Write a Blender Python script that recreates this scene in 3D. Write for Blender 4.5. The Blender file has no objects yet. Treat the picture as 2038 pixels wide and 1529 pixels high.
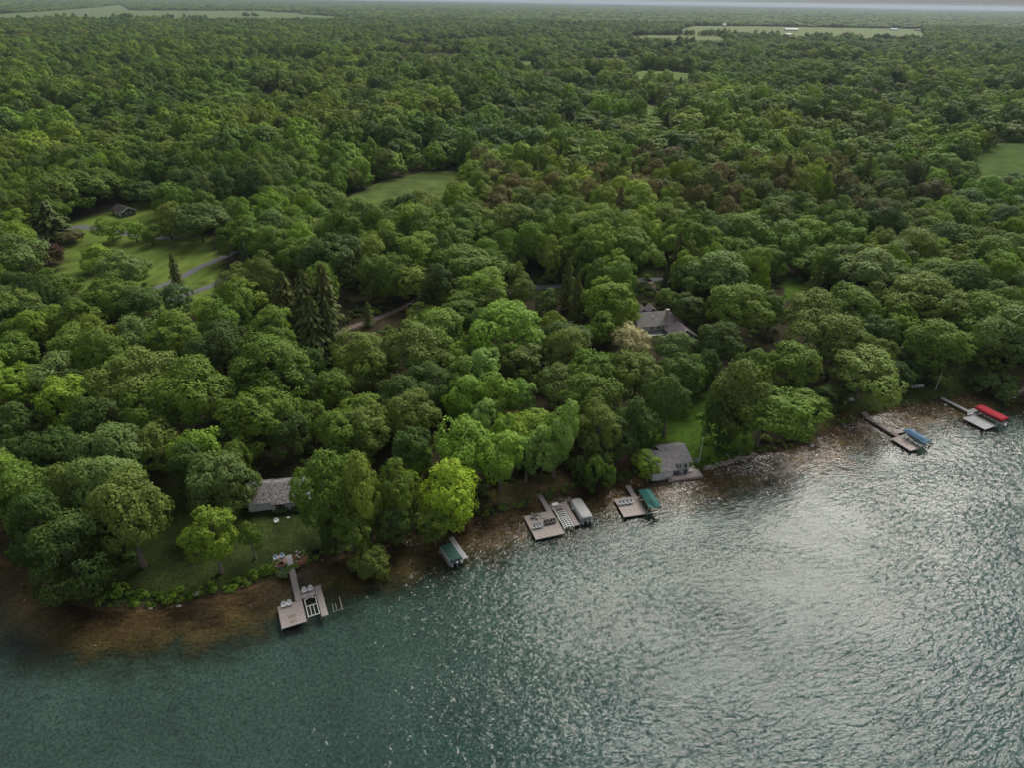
import bpy, math, random
import numpy as np
from mathutils import Vector, Matrix

SC = bpy.context.scene
COL = SC.collection
R_ = math.radians

# ------------------------------------------------------------------ camera
PW, PH, FPX, CAM_H = 2038.0, 1529.0, 1359.0, 100.0
PITCH = math.atan((764.5 + 1) / FPX)
ROLL = R_(0.93)
_f = np.array([0, math.cos(PITCH), -math.sin(PITCH)])
_u0 = np.array([0, math.sin(PITCH), math.cos(PITCH)])
_r0 = np.array([1.0, 0, 0])
_r = _r0 * math.cos(ROLL) + _u0 * math.sin(ROLL)
_u = _u0 * math.cos(ROLL) - _r0 * math.sin(ROLL)
cd = bpy.data.cameras.new('camera')
cam = bpy.data.objects.new('camera', cd)
COL.objects.link(cam)
cam.matrix_world = Matrix(((_r[0], _u[0], -_f[0], 0), (_r[1], _u[1], -_f[1], 0), (_r[2], _u[2], -_f[2], CAM_H), (0, 0, 0, 1)))
cd.sensor_fit = 'HORIZONTAL'; cd.sensor_width = 36.0
cd.lens = 36.0 * FPX / PW
cd.clip_start = 1.0; cd.clip_end = 60000.0
SC.camera = cam

# ------------------------------------------------------------------ sky, sun, exposure
SUN_AZ, SUN_EL = R_(27), R_(43)          # azimuth clockwise from +Y
world = bpy.data.worlds.new('World'); SC.world = world
world.use_nodes = True
wn = world.node_tree.nodes; wl = world.node_tree.links
wn.clear()
wo = wn.new('ShaderNodeOutputWorld'); wb = wn.new('ShaderNodeBackground'); ws = wn.new('ShaderNodeTexSky')
ws.sky_type = 'NISHITA'; ws.sun_disc = False
ws.sun_elevation = SUN_EL; ws.sun_rotation = SUN_AZ
ws.air_density = 1.0; ws.dust_density = 1.0; ws.ozone_density = 1.0
wh = wn.new('ShaderNodeHueSaturation'); wh.inputs['Saturation'].default_value = 0.7
wl.new(ws.outputs[0], wh.inputs['Color'])
# thin overcast over that sky: an even grey veil, three times brighter overhead than at the horizon
wt = wn.new('ShaderNodeTexCoord'); wx_ = wn.new('ShaderNodeSeparateXYZ'); wr_ = wn.new('ShaderNodeMapRange')
wl.new(wt.outputs['Generated'], wx_.inputs[0]); wl.new(wx_.outputs['Z'], wr_.inputs['Value'])
wr_.inputs['From Min'].default_value = 0; wr_.inputs['From Max'].default_value = 1; wr_.inputs['To Min'].default_value = .47; wr_.inputs['To Max'].default_value = 1.12
wc_ = wn.new('ShaderNodeVectorMath'); wc_.operation = 'SCALE'; wc_.inputs[0].default_value = (.93, .985, 1.06); wl.new(wr_.outputs[0], wc_.inputs['Scale'])
wk_ = wn.new('ShaderNodeVectorMath'); wk_.operation = 'SCALE'; wl.new(wh.outputs[0], wk_.inputs[0]); wk_.inputs['Scale'].default_value = .03
wa_ = wn.new('ShaderNodeVectorMath'); wa_.operation = 'ADD'; wl.new(wk_.outputs[0], wa_.inputs[0]); wl.new(wc_.outputs[0], wa_.inputs[1])
wl.new(wa_.outputs[0], wb.inputs[0]); wb.inputs[1].default_value = 0.10
wl.new(wb.outputs[0], wo.inputs[0])
sl = bpy.data.lights.new('sun', 'SUN'); sun = bpy.data.objects.new('sun', sl); COL.objects.link(sun)
sl.energy = 1.5; sl.angle = R_(38.0); sl.color = (1.0, 0.95, 0.87)
_sd = Vector((math.sin(SUN_AZ) * math.cos(SUN_EL), math.cos(SUN_AZ) * math.cos(SUN_EL), math.sin(SUN_EL)))
sun.rotation_euler = _sd.to_track_quat('Z', 'Y').to_euler()
sun.location = (60, 60, 300)
SC.view_settings.view_transform = 'Standard'; SC.view_settings.look = 'None'
SC.view_settings.gamma = 1.0; SC.view_settings.use_curve_mapping = False
SC.view_settings.exposure = 1.66
SC.cycles.max_bounces = 6; SC.cycles.diffuse_bounces = 1; SC.cycles.glossy_bounces = 2
SC.cycles.transparent_max_bounces = 8; SC.cycles.volume_bounces = 0
SC.cycles.sample_clamp_indirect = 4.0

# ------------------------------------------------------------------ survey helpers
def P(px, py, z=0.0):
    """map position (x, y) of the point at height z that was surveyed at a photo pixel"""
    d = _f + _r * (px - 1019) / FPX - _u * (py - 764.5) / FPX
    t = (z - CAM_H) / d[2]
    return (d[0] * t, d[1] * t)

def project(x, y, z):
    v = np.stack([np.asarray(x, float), np.asarray(y, float), np.asarray(z, float) - CAM_H], -1)
    dz = v @ _f
    return 1019 + FPX * (v @ _r) / dz, 764.5 - FPX * (v @ _u) / dz, dz

def inside(poly, x, y):
    x = np.asarray(x, float); y = np.asarray(y, float)
    res = np.zeros(x.shape, bool)
    n = len(poly)
    for i in range(n):
        x0, y0 = poly[i]; x1, y1 = poly[(i + 1) % n]
        if y0 == y1: continue
        c = ((y0 > y) != (y1 > y)) & (x < (x1 - x0) * (y - y0) / (y1 - y0) + x0)
        res ^= c
    return res

_rs = np.random.RandomState(5)
_OCT = [(_rs.uniform(-1, 1, 2), _rs.uniform(0, 6.28)) for _ in range(24)]
def wav(x, y, L, k0=0, n=6):
    """smooth sum-of-waves noise in about -1..1 with wavelength about L"""
    s = 0
    for k in range(n):
        (a, b), p = _OCT[(k0 + k) % 24]
        q = (1 + 0.35 * k) / L * 6.283 / max(0.4, math.hypot(a, b))
        s = s + np.sin((x * a + y * b) * q + p + 1.3 * np.sin((x * b - y * a) * q * .6 + p * 2)) / (1 + .4 * k)
    return s / 2.2

SHORE_PX = [(-420, 985), (-160, 1052), (0, 1115), (70, 1150), (150, 1200), (205, 1213), (270, 1215), (340, 1210), (420, 1195), (500, 1172), (560, 1150),
            (620, 1124), (680, 1112), (745, 1098), (820, 1072), (900, 1050), (960, 1036), (1040, 1012), (1140, 980), (1240, 957), (1300, 952), (1400, 940),
            (1450, 925), (1500, 905), (1560, 898), (1612, 884), (1640, 862), (1720, 832), (1800, 812), (1890, 796), (1930, 786), (2000, 776), (2060, 764), (2300, 720), (2700, 640)]
SHORE = np.array([P(*q) for q in SHORE_PX])
SHORE = np.vstack([[SHORE[0] + (-900, 260)], SHORE, [SHORE[-1] + (900, 350)]])

def inland(x, y):
    """signed distance to the shoreline, positive on land"""
    x = np.asarray(x, float); y = np.asarray(y, float)
    best = np.full(x.shape, 1e9)
    for i in range(len(SHORE) - 1):
        a = SHORE[i]; b = SHORE[i + 1]; ab = b - a
        t = np.clip(((x - a[0]) * ab[0] + (y - a[1]) * ab[1]) / (ab @ ab), 0, 1)
        d = np.hypot(x - a[0] - t * ab[0], y - a[1] - t * ab[1])
        best = np.minimum(best, d)
    yl = np.interp(x, SHORE[:, 0], SHORE[:, 1])
    return np.where(y > yl, best, -best)

def sstep(a, b, v):
    t = np.clip((v - a) / (b - a), 0, 1)
    return t * t * (3 - 2 * t)

def ground_z(x, y):
    x = np.asarray(x, float); y = np.asarray(y, float)
    d = inland(x, y)
    jag = 0.25 * wav(x, y, 7, 3) + .12 * wav(x, y, 2.3, 9)
    dd = d + jag
    land = 0.30 * np.clip(dd, 0, 2.0) + 0.5 * sstep(1.5, 8, dd) + 2.0 * sstep(8, 80, dd)
    far = sstep(180, 420, d)
    und = 6.5 * wav(x, y, 420, 0) * far * (1 - sstep(1300, 2200, d))
    ridge = 30 * sstep(9000, 16000, d) * (0.6 + 0.4 * wav(x, y, 5200, 11))
    s = np.clip(-dd, 0, None)
    bed = -0.05 * np.clip(s, 0, 8) - 0.12 * np.clip(s - 8, 0, 16) - 0.10 * np.clip(s - 24, 0, 30)
    return np.where(dd > 0, land + und + ridge, bed)

def gz(x, y):
    return float(ground_z(np.array([x]), np.array([y]))[0])

# ------------------------------------------------------------------ materials
def mat(name, color=(.5, .5, .5), rough=.6, spec=.3, noise=0.0, nscale=3.0, bump=0.0, metal=0.0, objcol=False, ncol=None, detail=4):
    m = bpy.data.materials.new(name); m.use_nodes = True
    n = m.node_tree.nodes; l = m.node_tree.links
    b = n['Principled BSDF']
    b.inputs['Base Color'].default_value = (*color, 1)
    b.inputs['Roughness'].default_value = rough
    b.inputs['Specular IOR Level'].default_value = spec
    b.inputs['Metallic'].default_value = metal
    if noise or bump:
        tc = n.new('ShaderNodeTexCoord'); nt = n.new('ShaderNodeTexNoise')
        nt.inputs['Scale'].default_value = nscale; nt.inputs['Detail'].default_value = detail
        l.new(tc.outputs['Object'], nt.inputs['Vector'])
        if noise:
            r = n.new('ShaderNodeValToRGB')
            r.color_ramp.elements[0].position = .3; r.color_ramp.elements[1].position = .7
            lo = ncol or tuple(c * (1 - noise) for c in color)
            r.color_ramp.elements[0].color = (*lo, 1)
            r.color_ramp.elements[1].color = (*[min(1, c * (1 + noise * .6)) for c in color], 1)
            l.new(nt.outputs['Fac'], r.inputs['Fac']); l.new(r.outputs[0], b.inputs['Base Color'])
        if bump:
            bp = n.new('ShaderNodeBump'); bp.inputs['Strength'].default_value = bump; bp.inputs['Distance'].default_value = .1
            l.new(nt.outputs['Fac'], bp.inputs['Height']); l.new(bp.outputs[0], b.inputs['Normal'])
    return m

def leaf_mat(name, trans=.22, rough=.65, spec=.12, rnd=.15, inst=False):
    m = bpy.data.materials.new(name); m.use_nodes = True
    n = m.node_tree.nodes; l = m.node_tree.links
    b = n['Principled BSDF']; out = n['Material Output']
    oi = n.new('ShaderNodeObjectInfo'); colsrc = oi.outputs['Color']
    if inst:
        ia = n.new('ShaderNodeAttribute'); ia.attribute_type = 'INSTANCER'; ia.attribute_name = 'icol'; colsrc = ia.outputs['Color']
    at = n.new('ShaderNodeAttribute'); at.attribute_name = 'tint'
    mul = n.new('ShaderNodeVectorMath'); mul.operation = 'SCALE'
    l.new(colsrc, mul.inputs[0]); l.new(at.outputs['Fac'], mul.inputs['Scale'])
    hs = n.new('ShaderNodeHueSaturation')
    mr = n.new('ShaderNodeMapRange'); mr.inputs['To Min'].default_value = 1 - rnd; mr.inputs['To Max'].default_value = 1 + rnd
    l.new(oi.outputs['Random'], mr.inputs['Value']); l.new(mr.outputs[0], hs.inputs['Value'])
    mh = n.new('ShaderNodeMapRange'); mh.inputs['To Min'].default_value = .492; mh.inputs['To Max'].default_value = .508
    frac = n.new('ShaderNodeMath'); frac.operation = 'FRACT'; m7 = n.new('ShaderNodeMath'); m7.operation = 'MULTIPLY'; m7.inputs[1].default_value = 7.31
    l.new(oi.outputs['Random'], m7.inputs[0]); l.new(m7.outputs[0], frac.inputs[0]); l.new(frac.outputs[0], mh.inputs['Value'])
    l.new(mh.outputs[0], hs.inputs['Hue'])
    l.new(mul.outputs[0], hs.inputs['Color'])
    l.new(hs.outputs[0], b.inputs['Base Color'])
    b.inputs['Roughness'].default_value = rough; b.inputs['Specular IOR Level'].default_value = spec
    tr = n.new('ShaderNodeBsdfTranslucent'); mx = n.new('ShaderNodeMixShader'); mx.inputs[0].default_value = trans
    tc = n.new('ShaderNodeVectorMath'); tc.operation = 'MULTIPLY'; tc.inputs[1].default_value = (1.25, 1.35, .6)
    l.new(hs.outputs[0], tc.inputs[0]); l.new(tc.outputs[0], tr.inputs[0])
    l.new(b.outputs[0], mx.inputs[1]); l.new(tr.outputs[0], mx.inputs[2]); l.new(mx.outputs[0], out.inputs[0])
    return m

M = {}
M['leaf'] = leaf_mat('leaves')
M['needle'] = leaf_mat('needles', trans=.12, rough=.6, spec=.15, rnd=.14)
M['leaf_i'] = leaf_mat('forest_leaves', inst=True)
M['needle_i'] = leaf_mat('forest_needles', trans=.12, rough=.6, spec=.15, rnd=.14, inst=True)
M['bark'] = mat('bark', (.085, .070, .055), .9, .1, .4, 6, .6)
M['palebark'] = mat('pale_bark', (.22, .195, .165), .9, .1, .4, 5, .6)
M['driftwood'] = mat('driftwood', (.33, .30, .27), .85, .1, .3, 6, .4)
M['deck'] = mat('weathered_deck', (.40, .345, .325), .8, .2, .25, 2.2, .2)
M['deckgrey'] = mat('grey_deck', (.40, .40, .41), .7, .25, .18, 2.0, .1)
M['deckbrown'] = mat('brown_deck', (.27, .225, .20), .85, .2, .3, 1.6, .2)
M['alu'] = mat('galvanised_metal', (.50, .51, .51), .45, .5, .15, 4, 0, .3)
M['white'] = mat('white_paint', (.72, .72, .71), .5, .4, .08, 5)
M['offwhite'] = mat('offwhite_siding', (.64, .64, .60), .7, .25, .12, 2.5)
M['cottagewhite'] = mat('white_siding', (.74, .74, .72), .65, .25, .1, 3)
M['greysiding'] = mat('grey_siding', (.33, .33, .32), .75, .2, .15, 3)
M['darksiding'] = mat('dark_siding', (.10, .11, .11), .75, .2, .2, 3)
M['shingle'] = mat('grey_shingles', (.215, .205, .215), .9, .15, .28, 1.6, .3, detail=8)
M['shinglewarm'] = mat('warm_grey_shingles', (.31, .29, .275), .9, .15, .2, 1.3, .3, detail=8)
M['shinglemauve'] = mat('mauve_shingles', (.16, .135, .15), .9, .15, .2, 1.3, .3, detail=8)
M['shingledark'] = mat('dark_shingles', (.055, .05, .048), .9, .15, .3, 1.5, .3, detail=8)
M['shinglemottle'] = mat('mottled_shingles', (.225, .21, .215), .9, .15, .75, 2.6, .5, detail=3)
M['glass'] = mat('window_glass', (.012, .014, .017), .08, .5)
M['shutter'] = mat('black_shutters', (.012, .012, .013), .6, .3)
M['green_fab'] = mat('green_canvas', (.022, .105, .090), .75, .2, .15, 1.5, .15)
M['darkgreen_fab'] = mat('dark_green_cover', (.035, .095, .080), .7, .25, .25, 2.5, .3)
M['blue_fab'] = mat('blue_canvas', (.065, .14, .23), .75, .2, .12, 1.5, .15)
M['red_fab'] = mat('red_canvas', (.36, .014, .030), .75, .2, .12, 1.5, .15)
M['grey_fab'] = mat('grey_cover', (.40, .40, .40), .75, .2, .12, 2, .25)
M['bluegrey'] = mat('pale_blue_plastic', (.42, .50, .60), .5, .4, .06, 4)
M['chairgrey'] = mat('grey_plastic', (.40, .42, .43), .5, .4, .06, 4)
M['chairdark'] = mat('charcoal_plastic', (.075, .07, .075), .5, .4, .1, 4)
M['black'] = mat('black_rubber', (.015, .015, .016), .6, .4)
M['engine'] = mat('outboard_grey', (.50, .51, .52), .35, .5)
M['rock'] = mat('rock', (.38, .335, .29), .9, .2, .35, 2.5, .5)
M['palerock'] = mat('pale_rock', (.42, .39, .35), .9, .2, .3, 2.5, .5)
M['brickred'] = mat('fire_ring_brick', (.28, .12, .085), .9, .2, .3, 4, .4)
M['ash'] = mat('fire_pit_ash', (.035, .02, .016), .95, .1, .5, 5)
M['patio'] = mat('patio_paving', (.34, .26, .235), .9, .2, .25, 3, .2)
M['terracotta'] = mat('terracotta_soil', (.19, .095, .065), .95, .1, .45, 1.5, .3)
M['asphalt'] = mat('asphalt', (.115, .115, .12), .9, .2, .25, .8, .2)
M['gravel'] = mat('gravel_path', (.17, .13, .115), .95, .1, .3, 1.2, .3)
M['tan'] = mat('tan_siding', (.45, .42, .36), .8, .2)
M['pinkroof'] = mat('dull_red_roof', (.25, .13, .11), .8, .2)
M['concrete'] = mat('concrete', (.36, .33, .29), .9, .2, .25, 2, .2)

# ------------------------------------------------------------------ mesh helpers
class MB:
    def __init__(s): s.v = []; s.f = []
    def poly(s, pts):
        b = len(s.v); s.v += [tuple(p) for p in pts]; s.f.append(tuple(range(b, b + len(pts)))); return s
    def box(s, x0, x1, y0, y1, z0, z1):
        b = len(s.v)
        s.v += [(x0, y0, z0), (x1, y0, z0), (x1, y1, z0), (x0, y1, z0), (x0, y0, z1), (x1, y0, z1), (x1, y1, z1), (x0, y1, z1)]
        s.f += [(b, b + 3, b + 2, b + 1), (b + 4, b + 5, b + 6, b + 7), (b, b + 1, b + 5, b + 4), (b + 1, b + 2, b + 6, b + 5), (b + 2, b + 3, b + 7, b + 6), (b + 3, b, b + 4, b + 7)]
        return s
    def bar(s, p0, p1, w, h=None, up=(0, 0, 1)):
        h = h or w; p0 = Vector(p0); p1 = Vector(p1); d = (p1 - p0).normalized(); u = Vector(up)
        if abs(d.dot(u)) > .98: u = Vector((1, 0, 0))
        sx = d.cross(u).normalized() * w / 2; sy = sx.cross(d).normalized() * h / 2
        b = len(s.v)
        for p in (p0, p1):
            for a, c in ((-1, -1), (1, -1), (1, 1), (-1, 1)): s.v.append(tuple(p + sx * a + sy * c))
        s.f += [(b + 3, b + 2, b + 1, b), (b + 4, b + 5, b + 6, b + 7)] + [(b + i, b + (i + 1) % 4, b + 4 + (i + 1) % 4, b + 4 + i) for i in range(4)]
        return s
    def tube(s, pts, rad, n=7, cap=True):
        pts = [Vector(p) for p in pts]; rad = rad if isinstance(rad, (list, tuple)) else [rad] * len(pts)
        b = len(s.v); ref = Vector((.3, .9, .2))
        for i, p in enumerate(pts):
            d = (pts[min(i + 1, len(pts) - 1)] - pts[max(i - 1, 0)]).normalized()
            e = d.cross(ref)
            if e.length < .1: e = d.cross(Vector((1, 0, 0)))
            e.normalize(); g = d.cross(e)
            for k in range(n):
                a = 2 * math.pi * k / n; s.v.append(tuple(p + (e * math.cos(a) + g * math.sin(a)) * rad[i]))
        for i in range(len(pts) - 1):
            for k in range(n):
                s.f.append((b + i * n + k, b + i * n + (k + 1) % n, b + (i + 1) * n + (k + 1) % n, b + (i + 1) * n + k))
        if cap:
            s.f.append(tuple(b + k for k in range(n))[::-1]); s.f.append(tuple(b + (len(pts) - 1) * n + k for k in range(n)))
        return s
    def prism(s, pts, z0, z1):
        n = len(pts); b = len(s.v)
        s.v += [(p[0], p[1], z0) for p in pts] + [(p[0], p[1], z1) for p in pts]
        s.f.append(tuple(range(b, b + n))[::-1]); s.f.append(tuple(range(b + n, b + 2 * n)))
        for i in range(n): s.f.append((b + i, b + (i + 1) % n, b + n + (i + 1) % n, b + n + i))
        return s
    def loft(s, rings, cap=True):
        n = len(rings[0]); b = len(s.v)
        for r in rings: s.v += [tuple(p) for p in r]
        for i in range(len(rings) - 1):
            for k in range(n): s.f.append((b + i * n + k, b + i * n + (k + 1) % n, b + (i + 1) * n + (k + 1) % n, b + (i + 1) * n + k))
        if cap:
            s.f.append(tuple(b + k for k in range(n))[::-1]); s.f.append(tuple(b + (len(rings) - 1) * n + k for k in range(n)))
        return s
    def rock(s, c, r, seed):
        rr = random.Random(seed); b = len(s.v); n = 7
        for j, (z, q) in enumerate(((-.5, .8), (.1, 1.0), (.55, .7), (.75, .25))):
            for k in range(n):
                a = 6.283 * k / n + j * .3; m = q * rr.uniform(.75, 1.2)
                s.v.append((c[0] + r[0] * m * math.cos(a), c[1] + r[1] * m * math.sin(a), c[2] + r[2] * (z + rr.uniform(-.1, .1))))
        for j in range(3):
            for k in range(n): s.f.append((b + j * n + k, b + j * n + (k + 1) % n, b + (j + 1) * n + (k + 1) % n, b + (j + 1) * n + k))
        s.f.append(tuple(b + 3 * n + k for k in range(n)))
        return s
    def mesh(s, name, m, smooth=False):
        me = bpy.data.meshes.new(name); me.from_pydata(s.v, [], s.f); me.materials.append(m)
        if smooth: me.polygons.foreach_set('use_smooth', [True] * len(me.polygons))
        me.update(); return me
    def build(s, name, m, parent=None, loc=(0, 0, 0), rz=0, smooth=False):
        return link(name, s.mesh(name, m, smooth), parent, loc, rz)

def link(name, me, parent=None, loc=(0, 0, 0), rz=0):
    o = bpy.data.objects.new(name, me); COL.objects.link(o)
    o.location = loc; o.rotation_euler = (0, 0, rz)
    if parent is not None: o.parent = parent
    return o

def thing(name, label, cat, loc=(0, 0, 0), rz=0, group=None):
    o = bpy.data.objects.new(name, None); COL.objects.link(o); o.empty_display_size = .5
    o.location = loc; o.rotation_euler = (0, 0, rz); o['label'] = label; o['category'] = cat
    if group: o['group'] = group
    return o

def tag(o, label=None, cat=None, kind=None, group=None):
    if label: o['label'] = label
    if cat: o['category'] = cat
    if kind: o['kind'] = kind
    if group: o['group'] = group
    return o

def copy_thing(t, loc, rz, label, group=None):
    r = t.copy(); COL.objects.link(r); r.location = loc; r.rotation_euler = (0, 0, rz); r['label'] = label
    if group: r['group'] = group
    for c in t.children:
        k = c.copy(); COL.objects.link(k); k.parent = r
        for g in c.children:
            h = g.copy(); COL.objects.link(h); h.parent = k
    return r

def np_mesh(name, verts, faces, m, attr=None, smooth=False):
    """faces: (n,k) int array"""
    verts = np.asarray(verts, np.float32); faces = np.asarray(faces, np.int32)
    me = bpy.data.meshes.new(name); k = faces.shape[1]
    me.vertices.add(len(verts)); me.vertices.foreach_set('co', verts.ravel())
    me.loops.add(faces.size); me.loops.foreach_set('vertex_index', faces.ravel())
    me.polygons.add(len(faces)); me.polygons.foreach_set('loop_start', np.arange(0, faces.size, k, dtype=np.int32))
    if smooth: me.polygons.foreach_set('use_smooth', np.ones(len(faces), bool))
    if attr is not None:
        for an, av in attr.items():
            if av.ndim == 1:
                a = me.attributes.new(an, 'FLOAT', 'POINT'); a.data.foreach_set('value', av.astype(np.float32))
            else:
                a = me.attributes.new(an, 'FLOAT_COLOR', 'POINT'); a.data.foreach_set('color', av.astype(np.float32).ravel())
    for mm in (m if isinstance(m, list) else [m]): me.materials.append(mm)
    me.update(calc_edges=True); return me

# ------------------------------------------------------------------ ground: one sheet, lake bed to horizon
def axis(lo, hi, step, mid, midstep, end, g):
    a = list(np.arange(lo, hi + .01, step))
    v = hi; s = step
    while v < end:
        s = min(midstep, s * 1.12) if v < mid else s * g
        v += s; a.append(v)
    b = []; v = lo; s = step
    return a
xs_pos = axis(0, 210, 1.25, 1100, 10, 26000, 1.25)
xs_neg = [-v for v in axis(0, 150, 1.25, 1100, 10, 26000, 1.25)][1:]
gx = np.array(sorted(xs_neg + xs_pos))
ys_pos = axis(50, 230, 1.25, 1700, 10, 30000, 1.2)
gy = np.array([-4000., -1000, -300, -100, -40, 0, 20, 35] + ys_pos)
GX, GY = np.meshgrid(gx, gy)
D = inland(GX, GY); GZ = ground_z(GX, GY)
nx, ny = len(gx), len(gy)
idx = np.arange(nx * ny).reshape(ny, nx)
faces = np.stack([idx[:-1, :-1], idx[:-1, 1:], idx[1:, 1:], idx[1:, :-1]], -1).reshape(-1, 4)

def pix_poly(pts, z=1.2):
    return [P(px, py, z) for px, py in pts]

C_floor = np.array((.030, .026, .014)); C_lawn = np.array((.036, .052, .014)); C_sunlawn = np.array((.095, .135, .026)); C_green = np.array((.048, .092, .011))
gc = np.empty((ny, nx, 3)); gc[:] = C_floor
n1 = wav(GX, GY, 9, 2); n2 = wav(GX, GY, 3.1, 7); n3 = wav(GX, GY, 28, 13)
def paint(poly, colr, amt=1.0, soft=None):
    m = inside(poly, GX + .8 * n2, GY + .8 * n1)
    gc[m] = gc[m] * (1 - amt) + np.array(colr) * amt
# lawns and soil, as they lie
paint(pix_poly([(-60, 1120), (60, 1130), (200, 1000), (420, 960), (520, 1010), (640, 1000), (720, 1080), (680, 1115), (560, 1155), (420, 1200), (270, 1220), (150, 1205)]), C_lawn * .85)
paint(pix_poly([(1270, 960), (1260, 800), (1440, 780), (1520, 900), (1420, 945)]), C_green)
paint(pix_poly([(1590, 900), (1640, 800), (1760, 740), (1930, 700), (1990, 780), (1890, 800), (1640, 870)]), (.052, .068, .018))
paint(pix_poly([(1600, 890), (1640, 815), (1700, 815), (1720, 835), (1640, 868)]), (.11, .085, .030), .6)
paint(pix_poly([(1845, 800), (1930, 776), (1935, 786), (1850, 808)]), (.13, .075, .05), .5)
paint(pix_poly([(970, 1010), (985, 965), (1110, 935), (1150, 975), (1040, 1005)]), (.12, .10, .042), .8)
paint(pix_poly([(1060, 1000), (1062, 965), (1080, 960), (1085, 995)]), (.16, .095, .06), .8)
paint(pix_poly([(1170, 975), (1180, 920), (1270, 900), (1290, 950)]), (.07, .05, .032), .9)
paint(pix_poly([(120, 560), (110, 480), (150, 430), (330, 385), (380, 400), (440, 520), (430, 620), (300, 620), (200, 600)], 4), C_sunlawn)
paint(pix_poly([(1560, 600), (1560, 552), (1606, 556), (1612, 600)], 3), C_green)
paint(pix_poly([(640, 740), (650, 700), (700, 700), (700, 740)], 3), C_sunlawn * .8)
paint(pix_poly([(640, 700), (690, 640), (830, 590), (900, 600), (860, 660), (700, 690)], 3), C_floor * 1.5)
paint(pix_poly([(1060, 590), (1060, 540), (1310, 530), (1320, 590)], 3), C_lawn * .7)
land = (D > 0)[..., None]
gc = gc * (1 + .28 * n1 + .20 * n2 + .12 * n3)[..., None]
# bank of dark soil at the water's edge, then the lake bed going from brown sand and weed to blue-green depths
S = np.clip(-D, 0, None) + 1.6 * n1 + 1.0 * n3 + .5 * n2
brown = np.array((.130, .084, .038)); olive = np.array((.140, .104, .036)); dark = np.array((.034, .042, .025)); teal = np.array((.066, .118, .096)); deep = np.array((.056, .110, .104))
def mixc(a, b, t): return a + (b - a) * t[..., None]
bed = mixc(np.broadcast_to(brown, gc.shape), olive, sstep(3, 9, S))
shal = 1 - .5 * sstep(-.2, .7, wav(GX, GY, 13, 17))
bed = bed * (shal * (1 + .25 * n2))[..., None]
bed = mixc(bed, dark, sstep(6, 11.5, S)); bed = mixc(bed, teal, sstep(9.5, 17, S)); bed = mixc(bed, deep, sstep(25, 60, S))
bed = bed * (1 + .10 * n3)[..., None]
bank = np.array((.060, .042, .028))
gc = np.where(land, mixc(np.broadcast_to(bank, gc.shape) * (1 + .3 * n2)[..., None], gc, sstep(.3, 1.6, D + .4 * n2)), bed)
gc = np.clip(gc, .004, .6)
gcol = np.concatenate([gc, np.ones((ny, nx, 1))], -1).reshape(-1, 4)
gm = bpy.data.materials.new('ground'); gm.use_nodes = True
n = gm.node_tree.nodes; l = gm.node_tree.links; b = n['Principled BSDF']
b.inputs['Roughness'].default_value = .95; b.inputs['Specular IOR Level'].default_value = .05
ga = n.new('ShaderNodeAttribute'); ga.attribute_name = 'gcol'
gt = n.new('ShaderNodeTexCoord'); gn = n.new('ShaderNodeTexNoise'); gn.inputs['Scale'].default_value = 2.2; gn.inputs['Detail'].default_value = 6
l.new(gt.outputs['Object'], gn.inputs['Vector'])
gr = n.new('ShaderNodeMapRange'); gr.inputs['From Min'].default_value = .3; gr.inputs['From Max'].default_value = .7; gr.inputs['To Min'].default_value = .55; gr.inputs['To Max'].default_value = 1.45
l.new(gn.outputs['Fac'], gr.inputs['Value'])
gv = n.new('ShaderNodeVectorMath'); gv.operation = 'SCALE'; l.new(ga.outputs['Color'], gv.inputs[0]); l.new(gr.outputs[0], gv.inputs['Scale']); l.new(gv.outputs[0], b.inputs['Base Color'])
gb = n.new('ShaderNodeBump'); gb.inputs['Strength'].default_value = .5; gb.inputs['Distance'].default_value = .25; l.new(gn.outputs['Fac'], gb.inputs['Height']); l.new(gb.outputs[0], b.inputs['Normal'])
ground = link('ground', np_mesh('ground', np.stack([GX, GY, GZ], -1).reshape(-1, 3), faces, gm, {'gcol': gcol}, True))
tag(ground, kind='structure')

# ------------------------------------------------------------------ lake surface
wm = bpy.data.materials.new('lake_water'); wm.use_nodes = True
n = wm.node_tree.nodes; l = wm.node_tree.links; n.clear()
out = n.new('ShaderNodeOutputMaterial'); tp = n.new('ShaderNodeBsdfTransparent'); gl = n.new('ShaderNodeBsdfGlossy'); mx = n.new('ShaderNodeMixShader'); fr = n.new('ShaderNodeFresnel')
fr.inputs['IOR'].default_value = 1.33; gl.inputs['Roughness'].default_value = .08
tp.inputs[0].default_value = (.93, .96, .95, 1)
tc = n.new('ShaderNodeTexCoord')
def wave_noise(rot, sx, sy, detail, dist, rough=.5):
    mp = n.new('ShaderNodeMapping'); mp.vector_type = 'TEXTURE'; mp.inputs['Rotation'].default_value = (0, 0, R_(rot)); mp.inputs['Scale'].default_value = (1 / sx, 1 / sy, 1)
    l.new(tc.outputs['Object'], mp.inputs['Vector'])
    t = n.new('ShaderNodeTexNoise'); t.inputs['Scale'].default_value = 1; t.inputs['Detail'].default_value = detail; t.inputs['Roughness'].default_value = rough; t.inputs['Distortion'].default_value = dist
    l.new(mp.outputs[0], t.inputs['Vector']); return t
WROT = 20
wa = wave_noise(WROT, .43, 1.0, 2, .7); wb_ = wave_noise(WROT - 14, 1.1, 2.0, 2, .8, .55); wc = wave_noise(WROT - 30, .035, .06, 2, .5)
def madd(a, k, c=None):
    m_ = n.new('ShaderNodeMath'); m_.operation = 'MULTIPLY_ADD'; l.new(a, m_.inputs[0]); m_.inputs[1].default_value = k
    if c is None: m_.inputs[2].default_value = 0
    else: l.new(c, m_.inputs[2])
    return m_.outputs[0]
hgt = madd(wa.outputs['Fac'], .34, madd(wb_.outputs['Fac'], .085))
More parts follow.
